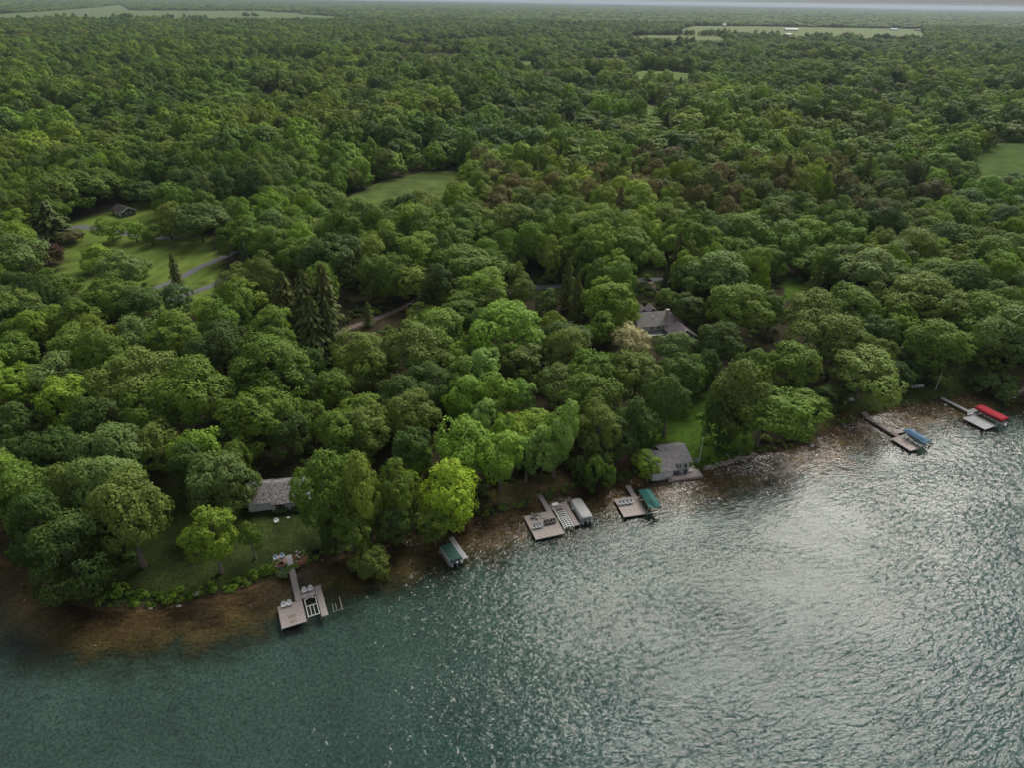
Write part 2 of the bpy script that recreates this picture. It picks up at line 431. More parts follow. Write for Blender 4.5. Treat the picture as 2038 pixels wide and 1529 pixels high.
calm = n.new('ShaderNodeMapRange'); calm.inputs['From Min'].default_value = .35; calm.inputs['From Max'].default_value = .65; calm.inputs['To Min'].default_value = .6; calm.inputs['To Max'].default_value = 1.15
l.new(wc.outputs['Fac'], calm.inputs['Value'])
hm = n.new('ShaderNodeMath'); hm.operation = 'MULTIPLY'; l.new(hgt, hm.inputs[0]); l.new(calm.outputs[0], hm.inputs[1])
wbp = n.new('ShaderNodeBump'); wbp.inputs['Strength'].default_value = 1.0; wbp.inputs['Distance'].default_value = 1.0
l.new(hm.outputs[0], wbp.inputs['Height']); l.new(wbp.outputs[0], gl.inputs['Normal']); l.new(wbp.outputs[0], fr.inputs['Normal'])
l.new(fr.outputs[0], mx.inputs[0]); l.new(tp.outputs[0], mx.inputs[1]); l.new(gl.outputs[0], mx.inputs[2]); l.new(mx.outputs[0], out.inputs[0])
lake = MB().poly([(-3000, -3500, 0), (3000, -3500, 0), (3000, 600, 0), (-3000, 600, 0)]).build('lake_water', wm)
tag(lake, kind='structure')

# ------------------------------------------------------------------ drives and paths (strips draped over the ground)
def strip(name, pix, width, m, z=1.5, lift=.07):
    pts = [Vector((*P(px, py, z), 0)) for px, py in pix]
    fine = []
    for a, b_ in zip(pts[:-1], pts[1:]):
        k = max(2, int((b_ - a).length / 1.5))
        fine += [a.lerp(b_, i / k) for i in range(k)]
    fine.append(pts[-1])
    for _ in range(6):
        fine = [fine[0]] + [(fine[i - 1] + fine[i] * 2 + fine[i + 1]) / 4 for i in range(1, len(fine) - 1)] + [fine[-1]]
    mb = MB(); rows = []
    for i, p in enumerate(fine):
        d = (fine[min(i + 1, len(fine) - 1)] - fine[max(0, i - 1)]).normalized(); s = Vector((-d.y, d.x, 0))
        row = []
        for k in (-1, -.33, .33, 1):
            q = p + s * k * width / 2; row.append((q.x, q.y, gz(q.x, q.y) + lift))
        rows.append(row)
    b0 = 0
    for row in rows: mb.v += row
    for i in range(len(rows) - 1):
        for k in range(3):
            mb.f.append((i * 4 + k + 1, i * 4 + k, i * 4 + 4 + k, i * 4 + 5 + k))
    return tag(mb.build(name, m, smooth=True), kind='structure')
strip('driveway', [(255, 590), (330, 567), (370, 548), (400, 530), (428, 520), (470, 500)], 3.6, M['asphalt'], 3)
strip('lane', [(330, 600), (378, 584), (415, 572), (470, 545)], 3.6, M['asphalt'], 3)
strip('driveway', [(60, 470), (120, 455), (155, 446), (200, 452), (260, 462), (335, 470), (400, 462)], 6.0, M['asphalt'], 4)
strip('gravel_path', [(640, 692), (690, 657), (760, 634), (810, 612), (880, 572)], 2.6, M['gravel'], 2.5)
strip('road', [(900, 595), (1070, 572), (1190, 566), (1290, 556), (1420, 560)], 4.2, M['asphalt'], 3)
strip('path', [(1290, 556), (1305, 575), (1330, 600)], 2.0, M['gravel'], 3)

# open fields among the far woods: sheets that follow the ground
def field(name, pix, colr, z=3.2, lift=.35, ext=0.0, noise=.38):
    poly = [P(px, py, z) for px, py in pix]
    if ext:
        c = np.mean(poly, 0)
        poly = [(p[0], p[1]) for p in poly]
    xs = [p[0] for p in poly]; ys = [p[1] for p in poly]
    k = 70
    X, Y = np.meshgrid(np.linspace(min(xs), max(xs), k), np.linspace(min(ys), max(ys), k))
    ins = inside(poly, X, Y); c = ins[:-1, :-1] | ins[1:, 1:] | ins[1:, :-1] | ins[:-1, 1:]
    id_ = np.arange(k * k).reshape(k, k)
    f = np.stack([id_[:-1, :-1], id_[:-1, 1:], id_[1:, 1:], id_[1:, :-1]], -1)[c]
    m = bpy.data.materials.get(name + '_' + str(colr)) or mat(name + '_' + str(colr), colr, .95, .05, noise, .11, 0, detail=12)
    o = link(name, np_mesh(name, np.stack([X, Y, ground_z(X, Y) + lift], -1).reshape(-1, 3), f, m, None, True))
    return tag(o, kind='structure')
FIELDS = [
    ([(660, 420), (700, 388), (760, 360), (850, 341), (940, 336), (925, 352), (900, 385), (890, 430)], (.080, .115, .028)),
    ([(1905, 335), (1935, 312), (1985, 288), (2060, 272), (2200, 270), (2200, 400), (1990, 380)], (.055, .095, .016)),
    ([(-60, 44), (0, 28), (180, 15), (240, 9), (262, 20), (520, 21), (700, 35), (760, 40), (560, 43), (380, 43), (130, 42)], (.125, .165, .070)),
    ([(1340, 72), (1355, 58), (1380, 51), (1530, 52), (1700, 55), (1832, 57), (1848, 80), (1790, 86), (1650, 84), (1560, 80)], (.165, .195, .085)),
    ([(1235, 86), (1250, 76), (1290, 69), (1430, 71), (1455, 88), (1400, 98), (1260, 90)], (.155, .185, .080)),
    ([(1030, 128), (1035, 117), (1090, 119), (1092, 128)], (.12, .17, .045)),
    ([(1255, 158), (1265, 141), (1400, 145), (1408, 156), (1275, 160)], (.12, .17, .045)),
    ([(1280, 214), (1285, 196), (1306, 202), (1306, 222)], (.12, .17, .045)),
    ([(1640, 166), (1648, 153), (1668, 155), (1672, 168)], (.12, .17, .045)),
    ([(790, 100), (800, 88), (850, 90), (850, 100)], (.17, .20, .08)),
]
STRIPS = [([(1085, 50), (1190, 47), (1192, 53), (1090, 56)], (.155, .185, .080)), ([(1525, 103), (1620, 105), (1625, 111), (1530, 109)], (.12, .17, .045)), ([(1180, 105), (1260, 103), (1262, 109), (1182, 111)], (.12, .17, .045)), ([(838, 97), (918, 96), (918, 102), (840, 103)], (.12, .17, .045)), ([(640, 51), (730, 49), (732, 55), (642, 57)], (.125, .165, .070)), ([(1890, 55), (2060, 59), (2060, 65), (1892, 61)], (.155, .185, .080))]
FIELDS += STRIPS
for pts, c in FIELDS: field('field', pts, c)

# ------------------------------------------------------------------ trees: prototypes
def unit(v): return v / np.maximum(1e-6, np.linalg.norm(v, axis=-1, keepdims=True))

def leaf_cards(p, nrm, size, rs, droop=.25, wid=.55):
    k = len(p)
    t = rs.normal(size=(k, 3)); t = unit(t - nrm * np.sum(t * nrm, -1, keepdims=True))
    bt = np.cross(nrm, t)
    s = (size * rs.uniform(.7, 1.35, (k, 1)))
    a = p - t * s; c = p + t * s - nrm * s * droop
    b_ = p + bt * s * wid - nrm * s * droop * .6; d = p - bt * s * wid - nrm * s * droop * .6
    v = np.stack([a, b_, c, d], 1).reshape(-1, 3)
    f = np.arange(k * 4).reshape(k, 4)
    return v, f

def crown_geo(seed, nm=11, ns=15, nleaf=62, size=.042, mr=(.30, .50), sr=(.38, .52), zmin=-.6, up=.35, taper=0.0, droop=.25, tintv=.14, shell=.60, jit=.32, leafv=.20):
    """a crown of boughs, each bough a cluster of leafy tufts"""
    rs = np.random.RandomState(seed)
    mc = []; mrad = []; k = 0
    while len(mc) < nm and k < 3000:
        k += 1
        d = unit(rs.normal(size=3))
        if d[2] < zmin: continue
        r = rs.uniform(*mr); c = d * shell * rs.uniform(.72, 1.2); tz = (c[2] + 1) / 2
        c[:2] *= 1 - taper * max(0, tz - .35) * 1.5; r *= 1 - .4 * taper * max(0, tz - .4)
        if k < 2600 and any(np.linalg.norm(c - q) < .62 * (r + q2) for q, q2 in zip(mc, mrad)): continue
        mc.append(c); mrad.append(r)
    mc.append(np.array([0, 0, .15])); mrad.append(.45)
    C = []; Rr = []; B = []; MT = []
    for c, r in zip(mc, mrad):
        bt = 1 + rs.uniform(-tintv, tintv); got = []
        kk = 0
        while len(got) < ns and kk < 400:
            kk += 1
            d = unit(rs.normal(size=3) + .55 * unit(c) + np.array([0, 0, .25])); q = c + d * r * rs.uniform(.72, 1.02)
            if any(np.linalg.norm(q - g) < r * .30 for g in got): continue
            got.append(q)
        for q in got:
            if any(np.linalg.norm(q - c2) < .72 * r2 for c2, r2 in zip(mc, mrad) if c2 is not c): continue
            C.append(q); Rr.append(r * rs.uniform(*sr)); B.append(c); MT.append(bt * (1 + rs.uniform(-tintv, tintv) * .6))
    C = np.array(C); Rr = np.array(Rr); V = []; T = []
    for i in range(len(C)):
        m = max(8, int(nleaf * (Rr[i] / .18) ** 1.6))
        o = unit(C[i] - B[i] * .8)
        d = unit(rs.normal(size=(m * 3, 3))); d = d[(d @ o) > -.2][:m]
        p = C[i] + d * Rr[i] * rs.uniform(.55, 1.12, (len(d), 1)) * np.array([1, 1, .85])
        keep = np.ones(len(p), bool)
        dist = np.linalg.norm(C - C[i], axis=1)
        for j in np.nonzero((dist < Rr[i] + Rr) & (dist > 0))[0]: keep &= np.linalg.norm(p - C[j], axis=1) > .62 * Rr[j]
        p = p[keep]; d = d[keep]
        nn = unit(d * .65 + o * .25 + unit(p) * .45 + np.array([0, 0, up]) + rs.normal(size=d.shape) * jit)
        v, _ = leaf_cards(p, nn, size, rs, droop)
        T.append(np.repeat(MT[i] * rs.uniform(1 - leafv, 1 + leafv, len(p)), 4)); V.append(v)
    V = np.concatenate(V); T = np.concatenate(T)
    V[:, 2] = (V[:, 2] - V[:, 2].min()) / (V[:, 2].max() - V[:, 2].min())
    V[:, :2] -= np.median(V[:, :2], 0); V[:, :2] /= np.percentile(np.abs(V[:, :2]), 98)
    return V, np.arange(len(V)).reshape(-1, 4), T

def conifer_geo(seed, whorls=22, per=9, size=.05, ragged=.25, power=.85, leafper=22):
    rs = np.random.RandomState(seed); P_ = []; N_ = []
    for i in range(whorls):
        z = (i + .3) / whorls; R = (1 - z) ** power * rs.uniform(1 - ragged, 1) + .03
        for k in range(per):
            a = 6.283 * (k / per) + i * 2.4 + rs.uniform(-.25, .25); L = R * rs.uniform(1 - ragged, 1.05)
            m = max(4, int(leafper * (L + .15)))
            t = rs.uniform(.15, 1, m) ** .7
            side = rs.normal(size=m) * .10 * (1.1 - t) * L + rs.normal(size=m) * .02
            x = np.cos(a) * t * L - np.sin(a) * side; y = np.sin(a) * t * L + np.cos(a) * side
            zz = z + .05 - .085 * t * L * 1.2 + .03 * t * t * L + rs.normal(size=m) * .006
            P_.append(np.stack([x, y, zz], -1))
            N_.append(unit(np.stack([np.cos(a) * .5 + rs.normal(size=m) * .3, np.sin(a) * .5 + rs.normal(size=m) * .3, np.ones(m) * .8], -1)))
    p = np.concatenate(P_); nn = np.concatenate(N_)
    k = len(p); s = size * rs.uniform(.7, 1.3, (k, 1)); o = unit(np.stack([p[:, 0], p[:, 1], -.25 * np.ones(k)], -1)); bt = np.cross(nn, o); bt = unit(bt)
    sv = s * np.array([1, 1, .45])
    v = np.stack([p - o * sv, p + bt * sv * .45, p + o * sv - nn * s * .1, p - bt * sv * .45], 1).reshape(-1, 3)
    T = np.repeat(rs.uniform(.75, 1.25, k), 4)
    v[:, 2] = np.clip(v[:, 2], 0, 1.02)
    return v, np.arange(k * 4).reshape(-1, 4), T

def trunk_mb(seed, limbs=6, lean=.02, top=.72, r=.022):
    rr = random.Random(seed); mb = MB()
    pts = [(0, 0, -.03)]; rad = [r * 1.45]
    x = y = 0
    for i in range(1, 6):
        x += rr.uniform(-lean, lean); y += rr.uniform(-lean, lean)
        pts.append((x, y, top * i / 5)); rad.append(r * (1.05 - .15 * i))
    mb.tube(pts, rad, 7)
    for k in range(limbs):
        i = rr.randint(2, 4); p = pts[i]; a = 6.283 * k / limbs + rr.uniform(-.4, .4); L = rr.uniform(.10, .17)
        q = (p[0] + math.cos(a) * L * .5, p[1] + math.sin(a) * L * .5, p[2] + L * .55); e = (p[0] + math.cos(a) * L, p[1] + math.sin(a) * L, p[2] + L * .8)
        mb.tube([p, q, e], [r * .42, r * .3, r * .12], 5)
    return mb

CROWNS = {}
def add_crown(key, geo, m): CROWNS[key] = np_mesh('crown', geo[0], geo[1], m, {'tint': geo[2]})
for i in range(4): add_crown(f'oak{i}', crown_geo(1 + i, 12, 15, zmin=-.45), M['leaf'])
for i in range(4): add_crown(f'maple{i}', crown_geo(11 + i, 11, 14, zmin=-.85, taper=.45, mr=(.28, .44), up=.25), M['leaf'])
for i in range(2): add_crown(f'fine{i}', crown_geo(21 + i, 14, 16, nleaf=120, size=.026, mr=(.24, .38), zmin=-.85, taper=.4, up=.5, tintv=.07, droop=.4), M['leaf'])
add_crown('shrub0', crown_geo(31, 10, 13, size=.05, zmin=-.3), M['leaf'])
add_crown('spruce0', conifer_geo(11, 24, 11, .075, .35, .62, 26), M['needle'])
add_crown('spruce1', conifer_geo(12, 20, 10, .085, .5, .55, 26), M['needle'])
add_crown('pine0', conifer_geo(13, 13, 8, .12, .55, .55, 34), M['needle'])
TRUNKS = [trunk_mb(20 + i, lean=.012 + .008 * i).mesh('trunk', M['bark']) for i in range(3)] + [trunk_mb(30 + i, lean=.02).mesh('trunk', M['palebark']) for i in range(2)]
STEM = trunk_mb(40, limbs=0, lean=.004, top=.95, r=.016).mesh('trunk', M['bark'])
MULTI = MB()
for k in range(5):
    a = 6.283 * k / 5; MULTI.tube([(0, 0, -.03), (.12 * math.cos(a), .12 * math.sin(a), .3), (.3 * math.cos(a), .3 * math.sin(a), .62)], [.03, .022, .01], 5)
MULTI = MULTI.mesh('stems', M['bark'])

COLS = {  # leaf colours: name -> (linear rgb, wording)
    'mid':   ((0.129, 0.202, 0.031), 'mid green'),
    'dark':  ((0.083, 0.137, 0.031), 'dark green'),
    'light': ((0.188, 0.286, 0.036), 'fresh green'),
    'bright': ((0.200, 0.294, 0.033), 'bright yellow-green'),
    'olive': ((0.147, 0.195, 0.041), 'olive green'),
    'grey':  ((0.142, 0.205, 0.058), 'grey-green'),
    'yellow': ((0.216, 0.267, 0.048), 'yellowish green'),
    'copper': ((0.093, 0.047, 0.036), 'copper-purple'),
    'pale':  ((0.410, 0.377, 0.196), 'pale blossoming'),
    'blue':  ((0.091, 0.149, 0.058), 'blue-green'),
    'ndark': ((0.103, 0.145, 0.040), 'dark green'),
    'nolive': ((0.158, 0.185, 0.051), 'olive brown'),
    'brown': ((0.138, 0.134, 0.053), 'brownish'),
    'lot':   ((0.190, 0.313, 0.044), 'brightened green'),  # lot crowns, all three: the brightening over the lot is put into the leaf colour
    'lotdark': ((0.235, 0.376, 0.090), 'brightened deep green'),
    'lotyel': ((0.316, 0.455, 0.043), 'brightened yellow-green'),
}

# hand-surveyed trees: (photo x of crown, photo y of crown top, crown width px, shape, colour, base px or None, height or None)
T = []
def t(px, top, w, sp, col, base=None, h=None): T.append((px, top, w, sp, col, base, h))
# left third, from the back to the lake
t(20, 464, 118, 'maple', 'grey'); t(82, 478, 70, 'maple', 'copper', h=11); t(85, 400, 105, 'pine', 'ndark'); t(155, 335, 125, 'oak', 'mid', h=21); t(95, 345, 100, 'oak', 'olive')
t(135, 457, 52, 'shrub', 'brown', h=6); t(213, 432, 58, 'maple', 'light', h=11); t(262, 438, 46, 'maple', 'light', h=10); t(295, 445, 44, 'maple', 'mid', h=10)
t(325, 400, 58, 'fine', 'yellow', h=17); t(388, 402, 112, 'maple', 'grey', h=18); t(479, 474, 36, 'spruce', 'blue', h=14); t(340, 505, 48, 'spruce', 'nolive', h=13)
t(230, 495, 105, 'maple', 'grey', h=15); t(185, 485, 60, 'maple', 'light', h=11); t(88, 530, 84, 'maple', 'mid'); t(345, 562, 72, 'maple', 'blue', h=12); t(462, 525, 78, 'fine', 'olive', h=16); t(520, 512, 74, 'fine', 'olive', h=18)
t(285, 360, 85, 'maple', 'dark', h=12)
t(598, 538, 100, 'spruce', 'nolive', h=21); t(636, 528, 92, 'spruce', 'nolive', h=22); t(615, 592, 105, 'spruce', 'ndark', h=22); t(556, 542, 86, 'spruce', 'nolive', h=19); t(645, 600, 80, 'spruce', 'ndark', h=20)
t(660, 462, 130, 'oak', 'dark'); t(590, 470, 100, 'oak', 'mid'); t(735, 468, 78, 'fine', 'yellow', h=19); t(470, 430, 90, 'maple', 'mid'); t(540, 440, 95, 'fine', 'mid')
t(200, 553, 112, 'oak', 'mid'); t(262, 565, 102, 'oak', 'dark'); t(405, 590, 62, 'maple', 'light', h=11)
t(45, 617, 92, 'oak', 'light'); t(98, 608, 72, 'maple', 'light'); t(130, 645, 112, 'oak', 'mid'); t(15, 660, 90, 'oak', 'mid')
t(262, 625, 112, 'oak', 'grey'); t(335, 618, 122, 'oak', 'mid'); t(430, 638, 112, 'oak', 'dark'); t(525, 622, 102, 'maple', 'mid'); t(395, 665, 95, 'oak', 'dark')
t(530, 668, 160, 'oak', 'mid', None, 22); t(95, 700, 112, 'oak', 'grey'); t(250, 690, 160, 'oak', 'olive', None, 21); t(365, 712, 165, 'oak', 'mid', None, 21); t(18, 730, 100, 'oak', 'bright'); t(108, 752, 122, 'maple', 'bright')
t(470, 735, 100, 'maple', 'mid'); t(300, 770, 120, 'oak', 'mid'); t(180, 790, 110, 'oak', 'dark'); t(590, 730, 90, 'maple', 'dark'); t(10, 800, 100, 'maple', 'dark')
t(655, 735, 92, 'maple', 'mid'); t(500, 783, 150, 'oak', 'mid'); t(560, 820, 100, 'oak', 'dark'); t(680, 820, 112, 'oak', 'mid'); t(612, 800, 80, 'maple', 'mid')
t(205, 848, 142, 'oak', 'grey'); t(300, 845, 102, 'oak', 'olive'); t(388, 855, 112, 'maple', 'light'); t(455, 878, 70, 'maple', 'mid', h=13); t(100, 860, 100, 'oak', 'dark'); t(30, 870, 90, 'oak', 'dark')
t(195, 905, 140, 'oak', 'grey', None, 19); t(112, 918, 115, 'oak', 'olive', None, 18); t(28, 925, 130, 'oak', 'mid', None, 19); t(60, 985, 110, 'maple', 'mid', None, 15); t(205, 985, 110, 'oak', 'olive', None, 15); t(268, 945, 150, 'oak', 'olive', (280, 1128)); t(160, 1035, 165, 'maple', 'dark', (160, 1185)); t(95, 985, 110, 'maple', 'dark', (100, 1130))
t(372, 880, 105, 'oak', 'dark'); t(432, 905, 130, 'oak', 'grey', None, 17); t(433, 1000, 112, 'maple', 'light', (433, 1140)); t(505, 1042, 46, 'maple', 'mid', (506, 1112))
t(662, 898, 135, 'oak', 'mid', (662, 1072)); t(738, 893, 92, 'oak', 'yellow', (730, 1075)); t(800, 918, 100, 'maple', 'mid', (800, 1060)); t(705, 1005, 110, 'maple', 'mid', (700, 1105)); t(780, 1000, 92, 'maple', 'dark', (785, 1082)); t(830, 880, 60, 'maple', 'light')
t(738, 1088, 76, 'shrub', 'olive', (738, 1140), None); t(668, 1010, 70, 'maple', 'dark', (668, 1098)); t(866, 1020, 76, 'maple', 'mid', (866, 1085), None)
# middle
t(822, 528, 88, 'maple', 'yellow', h=15); t(925, 488, 172, 'oak', 'mid', None, 20); t(1028, 518, 42, 'fine', 'olive', h=14); t(1040, 545, 50, 'fine', 'olive', h=12); t(1133, 516, 54, 'spruce', 'nolive', h=19); t(1152, 543, 52, 'spruce', 'nolive', h=18)
t(730, 600, 36, 'spruce', 'nolive', h=9); t(835, 600, 58, 'maple', 'olive', h=8)
t(1224, 555, 118, 'maple', 'light'); t(1188, 592, 38, 'spruce', 'nolive', h=13); t(1205, 617, 82, 'maple', 'light', h=13); t(1260, 452, 118, 'oak', 'mid'); t(1378, 585, 74, 'maple', 'dark', h=12); t(1335, 572, 56, 'maple', 'mid', h=9); t(1436, 585, 60, 'oak', 'dark', h=14); t(1165, 575, 60, 'maple', 'mid', h=11); t(1090, 575, 55, 'maple', 'dark', h=10); t(960, 610, 70, 'oak', 'dark', h=13); t(1355, 465, 64, 'pine', 'nolive', h=20); t(1327, 533, 28, 'spruce', 'blue', h=10)
t(718, 655, 122, 'oak', 'olive'); t(825, 638, 150, 'oak', 'olive'); t(1010, 600, 150, 'oak', 'lot', None, 19); t(905, 668, 66, 'maple', 'lot'); t(950, 640, 60, 'maple', 'lotdark'); t(1060, 650, 60, 'maple', 'lotdark')
t(918, 745, 92, 'maple', 'lot'); t(990, 737, 100, 'maple', 'lot'); t(920, 830, 122, 'maple', 'lot', None, 17); t(1003, 828, 70, 'maple', 'lot', h=14); t(1005, 862, 112, 'maple', 'lot', (985, 978)); t(900, 915, 130, 'maple', 'lotyel', (900, 1045))
t(1042, 755, 64, 'maple', 'lotdark'); t(1046, 868, 54, 'maple', 'lotdark', (1046, 962)); t(960, 690, 80, 'oak', 'lotdark'); t(1105, 797, 84, 'maple', 'lotdark', (1105, 950)); t(1078, 853, 76, 'maple', 'lotdark', (1075, 962)); t(955, 795, 70, 'maple', 'lotdark')
t(735, 700, 82, 'oak', 'mid'); t(800, 745, 102, 'oak', 'dark'); t(818, 780, 110, 'oak', 'olive'); t(718, 812, 112, 'oak', 'olive'); t(820, 850, 90, 'oak', 'dark'); t(610, 690, 70, 'maple', 'dark')
t(1103, 618, 54, 'maple', 'yellow', h=12); t(1140, 650, 112, 'oak', 'olive'); t(1258, 647, 84, 'oak', 'pale', h=11); t(1354, 660, 88, 'oak', 'grey', h=12); t(1115, 725, 92, 'oak', 'grey'); t(1192, 700, 112, 'oak', 'mid'); t(1275, 700, 112, 'oak', 'olive'); t(1358, 702, 100, 'oak', 'dark')
t(1180, 748, 122, 'oak', 'mid'); t(1262, 790, 96, 'maple', 'dark', (1262, 905)); t(1160, 805, 100, 'oak', 'olive', (1205, 930)); t(1330, 740, 90, 'oak', 'dark', (1322, 868)); t(1210, 830, 90, 'maple', 'dark', (1215, 925)); t(1410, 690, 60, 'maple', 'dark', h=14)
t(1286, 902, 60, 'maple', 'light', (1290, 962), None); t(1190, 900, 60, 'shrub', 'mid', (1195, 975), None); t(1165, 905, 50, 'shrub', 'dark', (1165, 975), None)
# right third
t(1400, 400, 72, 'maple', 'mid'); t(1480, 420, 122, 'maple', 'mid'); t(1565, 435, 100, 'maple', 'mid'); t(1622, 430, 76, 'maple', 'light'); t(1440, 498, 148, 'oak', 'grey'); t(1540, 488, 66, 'maple', 'mid', h=14); t(1478, 563, 122, 'oak', 'mid')
t(1632, 528, 50, 'spruce', 'nolive', h=13); t(1630, 577, 132, 'oak', 'olive'); t(1712, 567, 112, 'oak', 'mid'); t(1750, 492, 142, 'oak', 'grey'); t(1852, 545, 150, 'oak', 'olive'); t(1902, 573, 122, 'oak', 'olive'); t(1975, 585, 140, 'oak', 'mid')
t(1545, 578, 60, 'maple', 'mid', h=14); t(1440, 640, 100, 'oak', 'dark'); t(1510, 688, 84, 'maple', 'mid'); t(1590, 684, 102, 'oak', 'mid'); t(1682, 627, 152, 'oak', 'olive'); t(1752, 627, 92, 'oak', 'dark'); t(1722, 694, 165, 'oak', 'olive', (1700, 798)); t(1832, 688, 112, 'oak', 'dark', (1850, 752)); t(1882, 638, 132, 'oak', 'mid')
t(1385, 705, 70, 'maple', 'mid'); t(1448, 714, 135, 'oak', 'olive', (1462, 885)); t(1512, 775, 185, 'oak', 'mid', (1512, 888)); t(1592, 784, 92, 'maple', 'mid', (1600, 850)); t(1425, 790, 80, 'oak', 'dark', (1440, 895)); t(1640, 770, 70, 'maple', 'dark', (1655, 812)); t(1778, 720, 70, 'maple', 'dark', (1790, 772))
t(2010, 605, 150, 'oak', 'grey', (2000, 752)); t(1955, 660, 90, 'oak', 'olive', (1960, 752)); t(1968, 735, 60, 'shrub', 'grey', (1965, 782), None); t(2000, 758, 44, 'shrub', 'grey', (1998, 800), None); t(2075, 650, 120, 'oak', 'mid', (2080, 770))
t(1940, 520, 110, 'oak', 'dark'); t(1990, 470, 110, 'oak', 'mid'); t(1830, 450, 110, 'oak', 'olive'); t(1900, 440, 100, 'oak', 'dark'); t(1690, 440, 90, 'maple', 'mid')

def solve(px, top, w, sp, col, base, h):
    if base is not None:
        x, y = P(base[0], base[1], .8); g = gz(x, y); x, y = P(base[0], base[1], g)
        lo, hi = 1.0, 34.0
        for _ in range(30):
            m_ = (lo + hi) / 2
            if float(project(x, y, g + m_)[1]) > top: lo = m_
            else: hi = m_
        h = lo
        cx = P(px, (top + base[1]) / 2, g + h / 2)
        x = .5 * x + .5 * cx[0]
        R = w / 2 / FPX * float(project(x, y, g + h * .6)[2])
        return x, y, g, h, R
    hh = h or 17.0
    for _ in range(3):
        x, y = P(px, top, 3 + hh); g = gz(x, y); x, y = P(px, top, g + hh)
        R = w / 2 / FPX * float(project(x, y, g + hh * .6)[2])
        if h is None and sp in ('oak', 'maple', 'fine'): hh = min(22.0, max(11.0, 6 + 1.35 * R))
    return x, y, g, hh, R

# ------------------------------------------------------------------ forest layout (every tree a point; the 300 that show largest become objects)
KEEP = [  # open ground and buildings the photo shows clear: no filler tree may stand in front of them
    [(215, 405), (275, 405), (312, 425), (312, 445), (255, 448), (215, 435)], [(128, 500), (340, 465), (430, 515), (445, 560), (380, 602), (300, 588), (290, 560), (190, 540), (150, 555), (125, 540)],
    [(150, 435), (215, 430), (215, 452), (150, 462)], [(322, 455), (352, 452), (352, 484), (328, 484)],
    [(712, 388), (770, 362), (850, 344), (930, 338), (902, 351), (862, 363), (725, 391)],
    [(640, 692), (690, 652), (760, 632), (822, 602), (828, 616), (770, 645), (700, 670)], [(1064, 562), (1125, 560), (1125, 570), (1068, 574)], [(1285, 548), (1318, 548), (1318, 572)],
    [(1278, 606), (1345, 606), (1398, 655), (1398, 676), (1340, 664), (1280, 674)], [(1280, 805), (1385, 795), (1400, 850), (1405, 950), (1240, 965), (1265, 880)],
    [(230, 1215), (285, 1010), (330, 1000), (495, 1030), (495, 950), (615, 950), (620, 1030), (690, 1110), (560, 1155), (270, 1225)],
    [(1600, 895), (1640, 825), (1760, 780), (1900, 735), (1940, 785), (1640, 875)], [(975, 970), (1110, 935), (1150, 985), (985, 1020)],
    [(1940, 315), (2060, 277), (2060, 338), (1992, 335)], [(1562, 556), (1605, 556), (1605, 598), (1568, 598)], [(640, 690), (690, 690), (690, 735), (640, 735)],
    [(0, 30), (180, 16), (240, 10), (262, 21), (520, 22), (700, 36), (740, 39), (560, 40), (380, 40), (130, 38), (0, 39)],
    [(1352, 60), (1378, 53), (1530, 53), (1700, 57), (1830, 59), (1845, 77), (1790, 82), (1650, 78), (1540, 74), (1350, 70)], [(1250, 80), (1290, 71), (1430, 73), (1450, 86), (1400, 93), (1260, 86)],
    [(1036, 118), (1090, 121), (1090, 124), (1038, 123)], [(1266, 144), (1400, 148), (1405, 152), (1275, 150)], [(1287, 200), (1305, 204), (1305, 216), (1290, 212)], [(1650, 156), (1666, 158), (1668, 162), (1652, 160)], [(805, 90), (848, 92), (848, 96), (805, 94)],
]
GAPS = [([(160, 112), (330, 98), (480, 112), (620, 120)], 22), ([(830, 82), (1000, 72), (1110, 76)], 45), ([(1200, 152), (1420, 163), (1660, 178), (1850, 168), (2060, 184)], 26), ([(1040, 192), (1280, 217), (1420, 228), (1600, 244), (1800, 258), (1930, 250)], 17),
        ([(1100, 116), (1350, 115), (1600, 121), (1900, 134)], 34), ([(700, 68), (900, 66), (1240, 66)], 55), ([(-60, 75), (300, 70), (640, 78)], 30), ([(350, 190), (520, 180), (640, 196)], 11), ([(60, 235), (200, 215), (330, 226)], 9), ([(1900, 100), (2060, 104)], 40), ([(0, 24), (900, 22), (2038, 38)], 120)]
KEEP += [p_ for p_, c_ in STRIPS]
hand = [solve(*q) for q in T]
hx = np.array([q[0] for q in hand]); hy = np.array([q[1] for q in hand]); hR = np.array([q[4] for q in hand]); hh_ = np.array([q[3] for q in hand]); hg = np.array([q[2] for q in hand])
rs = np.random.RandomState(77)
def band(y0, y1, step, jit=.42):
    ys = np.arange(y0, y1, step * .9); out = []
    for i, y in enumerate(ys):
        half = (y + 40) * .80 + 40
        xs = np.arange(-half, half, step) + (i % 2) * step / 2
        out.append(np.stack([xs, np.full(len(xs), y)], -1))
    p = np.concatenate(out); return p + rs.uniform(-jit, jit, p.shape) * step
pts = [(band(85, 430, 10.2), 0), (band(430, 1500, 14.4), 1), (band(1500, 3800, 18), 2), (band(3800, 13500, 44), 3)]
FX = []; FY = []; FR = []; FHt = []; FL = []
